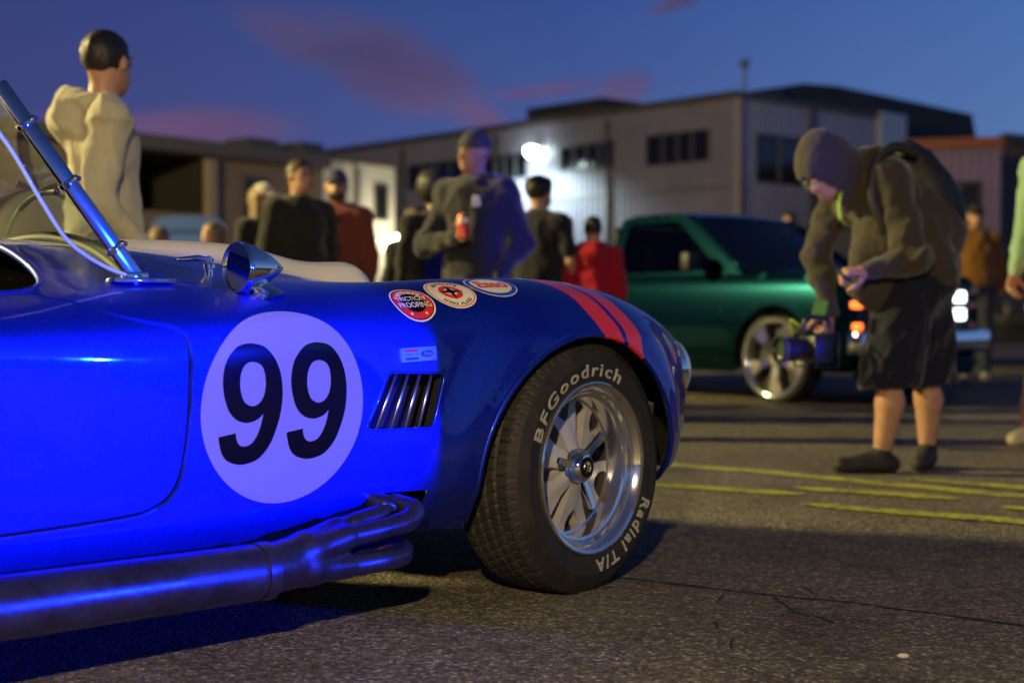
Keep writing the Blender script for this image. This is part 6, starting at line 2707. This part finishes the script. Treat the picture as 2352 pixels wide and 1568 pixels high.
# right-hand background
J = standing(1.72, face_yaw(-.3, -.9))
make_person('behind', 'brown-haired man behind the pickup bonnet, only his head and shoulders showing', PG, base(1812, 14.5), J, 'warm', ('jacket', M_OLIVE), ('pants', M_DENIM), ('short', M_HAIR_B), hands='', seed=20, vox=.016)
J = standing(1.80, face_yaw(-.1, -1))
make_person('brown', 'man in a brown jacket and dark cap standing beyond the pickup', PG, base(2238, 14.6), J, 'warm', ('jacket', M_BROWN), ('pants', M_DENIM), None, ('cap', pr('dark_cap', (.02, .02, .022), .8)), hands='', bulk=1.1, seed=21, vox=.016, shoes=pr('shoe_pale', (.4, .36, .3), .7))
J = standing(1.66, face_yaw(.2, -1))
make_person('ochre', 'person in an ochre jacket half hidden between the photographer and the brown-jacketed man', PG, base(2178, 15.4), J, 'warm', ('jacket', fabric('ochre_jacket', (.26, .15, .03), .15)), ('pants', M_DENIM), ('short', M_HAIR_B), hands='', seed=22, vox=.016)
# man at the right edge
J = standing(1.90, face_yaw(-.85, -.53), dict(elbow_r=(.25, -.03, 1.14), wrist_r=(.24, .07, .88), ankle_r=(.10, .10, .085)))
rp = base(2440, 7.75)
make_person('edge', 'man in a mint top, orange cap and pink trousers cut off by the right edge', PG, rp, J, 'warm', ('hooded', M_MINT), ('pants', fabric('pink_trousers', (.50, .20, .15), .1)), None, ('cap', pr('orange_cap', (.62, .10, .03), .8)), hands='rl', seed=23, bulk=1.0, shoes=pr('shoe_cream', (.62, .55, .36), .7))

# ---- photographer bending forward, facing left, camera rig hanging from the far hand
PX0, PY0, PD = 2075, 1080, 6.55
PPM = FPX / PD


def im(px, py, dy=0.0):
    return V3((px - PX0) / PPM, dy, (PY0 - py) / PPM + .0)


J = dict(scale=1.0, fwd=V3(-.90, -.43, 0), right=V3(-.43, .90, 0))
J.update(pelvis=im(2108, 640, 0), waist=im(2092, 560, -.01), chest=im(2015, 462, -.03), neck=im(1942, 412, -.07), head=im(1884, 402, -.11),
         hip_l=im(2065, 668, -.10), hip_r=im(2135, 668, .10), knee_l=im(2028, 868, -.12), knee_r=im(2140, 868, .10), ankle_l=im(2014, 1036, -.10), ankle_r=im(2148, 1030, .11),
         shoulder_l=im(2010, 425, -.22), shoulder_r=im(1945, 440, .14), elbow_l=im(2058, 600, -.30), wrist_l=im(1945, 628, -.36), elbow_r=im(1885, 585, .10), wrist_r=im(1903, 715, -.02))
J['look'] = V3(-.72, -.30, -.62)
J['headup'] = V3(-.60, -.22, .76)
J['shoe_len'] = 1.32
J['toe_l'] = V3(-1, -.05, 0)
J['toe_r'] = V3(-.45, -.9, 0)
pb = base(PX0, PD)
ph = make_person('photographer', 'man in a dark hood, shorts and backpack bending forward over his camera', None, pb, J, 'warm', ('hooded', M_KHAKI), ('shorts', M_NAVY), None, shoes=pr('shoe_black', (.015, .014, .013), .7),
                 bulk=1.22, vox=.011, fold=.013, seed=31, hands='rl', hand_kw={'l': dict(curl=.75, d=(-.95, -.15, .0), palm=(.0, .3, -.9)), 'r': dict(curl=1.15, d=(-.1, .0, -1), palm=(-.6, .7, 0))}, face=False)
hp, M = J['hp'], J['M']
K = SDF()
K.ell(hp(0, -.022, .030), V3(.128, .148, .142), M, .03)
K.cone(hp(0, -.05, -.03), J['neck'] + V3(.07, .03, -.05), .115, .13, .06)
K.ell(hp(0, -.035, .135), V3(.055, .075, .055), M, .06)
K.ell(hp(0, .125, -.055), V3(.078, .115, .105), M, .03, True)
put('hood', K.mesh(.011, .006, 6), M_KHAKI, ph)
# belly and loose jacket front
K = SDF()
K.ell(im(2060, 560, -.04), V3(.205, .235, .24), basis(V3(-.35, 0, 1), V3(-.43, .9, 0)), .05)
K.ell(im(2005, 640, -.10), V3(.10, .17, .16), basis(V3(-.3, 0, 1), V3(-.43, .9, 0)), .08)
K.ell(im(2110, 520, .02), V3(.20, .22, .25), basis(V3(-.2, 0, 1), V3(-.43, .9, 0)), .08)
put('jacket_front', K.mesh(.012, .010, 9), M_KHAKI, ph)
# glasses
gl_ = MB()
for e in (-1, 1):
    cc = [tuple(hp(e * .034 + .024 * math.cos(t_), .100, .008 + .020 * math.sin(t_))) for t_ in np.linspace(0, 2 * pi, 15)]
    gl_.tube(cc, .0022, 6, False)
gl_.tube([tuple(hp(-.010, .103, .010)), tuple(hp(.010, .103, .010))], .002, 6)
gl_.build('glasses', M_BRUSH, ph, True)
# draw strings
for e, q in ((-1, .0), (1, .03)):
    MB().tube(smooth_path([tuple(J['neck'] + V3(-.06, -.10 + q, -.07)), tuple(J['neck'] + V3(-.075, -.13 + q, -.13)), tuple(J['neck'] + V3(-.07, -.14 + q, -.20))], 4), .005, 6).build('draw_string', pr('lime_cord', (.35, .6, .05), .6), ph, True)
# backpack
bp = empty('backpack', (pb[0], pb[1], 0))
tag(bp, 'black backpack on the back of the bending photographer', 'backpack')
Bz = basis(V3(-.42, 0, 1), V3(-.43, .9, 0))
K = SDF()
K.ell(im(2118, 445, .02), V3(.165, .125, .26), Bz, .05)
K.ell(im(2135, 490, .02), V3(.15, .13, .20), Bz, .06)
K.ell(im(2158, 470, .02), V3(.12, .09, .17), Bz, .04)
put('bag', K.mesh(.012, .005, 2), mottled('black_nylon', (.016, .016, .014), .3, 12, .6), bp)
for sd in (-.20, .12):
    MB().tube(smooth_path([im(2075, 365, sd), im(2020, 352, sd - .02), im(1975, 395, sd - .05), im(1972, 470, sd - .06), im(2010, 540, sd - .05), im(2080, 560, sd)], 6), .024, 8).build('strap', mottled('black_nylon', (.016, .016, .014)), bp, True)
MB().tube(smooth_path([im(2085, 352, 0), im(2090, 338, 0), im(2105, 345, 0)], 4), .012, 8).build('carry_loop', M_BLACK, bp, True)
# phone in the near hand
pho = empty('phone', tuple(V3(*pb) + J['wrist_l'] + V3(-.10, -.02, -.02)), R(10))
tag(pho, 'small dark remote held in the photographer\'s near hand', 'remote')
MB().box((0, 0, 0), (.05, .09, .014), (R(20), R(25), 0), bev=.004).build('casing', M_BLACK, pho)
# camera rig
cr = empty('camera_rig', tuple(V3(*pb) + J['wrist_r'] + V3(-.07, -.05, -.10)), R(200))
tag(cr, 'black film camera with a large lens and cage hanging from the photographer\'s hand', 'camera')
M_CAMB = pr('camera_black', (.014, .014, .015), .4)
MB().box((0, 0, -.07), (.11, .15, .12), bev=.012).build('camera_body', M_CAMB, cr, True, 40)
b = MB()
b.lathe([(0, .055), (.048, .055), (.050, .10), (.056, .11), (.056, .17), (.062, .18), (.062, .20), (.052, .20), (.045, .185)], 28, 'x', (0, 0, -.07))
b.build('lens', M_CAMB, cr, True, 30)
MB().lathe([(.0625, .176), (.0640, .178), (.0640, .186), (.0625, .188)], 28, 'x', (0, 0, -.07)).build('lens_ring', pr('ring_grey', (.12, .11, .11), .4), cr, True, 30)
MB().lathe([(0, .183), (.045, .183)], 24, 'x', (0, 0, -.07)).build('front_glass', pr('coated_glass', (.02, .06, .03), .03, coat=1), cr)
b = MB()
b.tube(smooth_path([(.06, 0, -.01), (.06, 0, .06), (.0, 0, .075), (-.06, 0, .06), (-.06, 0, -.01)], 5), .011, 8)
b.build('top_handle', M_CAMB, cr, True)
for y in (-.09, .09):
    MB().tube([(.06, y, .0), (.06, y, -.15), (-.06, y, -.15), (-.06, y, .0), (.06, y, 0)], .007, 6).build('cage', M_CAMB, cr, True)
MB().box((-.02, .0, .115), (.012, .11, .07), (0, R(-15), 0), bev=.004).build('monitor', pr('green_screen', (.02, .05, .02), .2, emit=(.25, .8, .12), es=.08), cr)
MB().box((.03, -.115, -.05), (.05, .04, .09), bev=.006).build('battery', M_CAMB, cr)
MB().tube(smooth_path([(.05, -.05, .03), (.08, -.09, .06), (.05, -.12, .0), (.02, -.12, -.03)], 5), .005, 6).build('cable', pr('lime_cord', (.35, .6, .05), .6), cr, True)
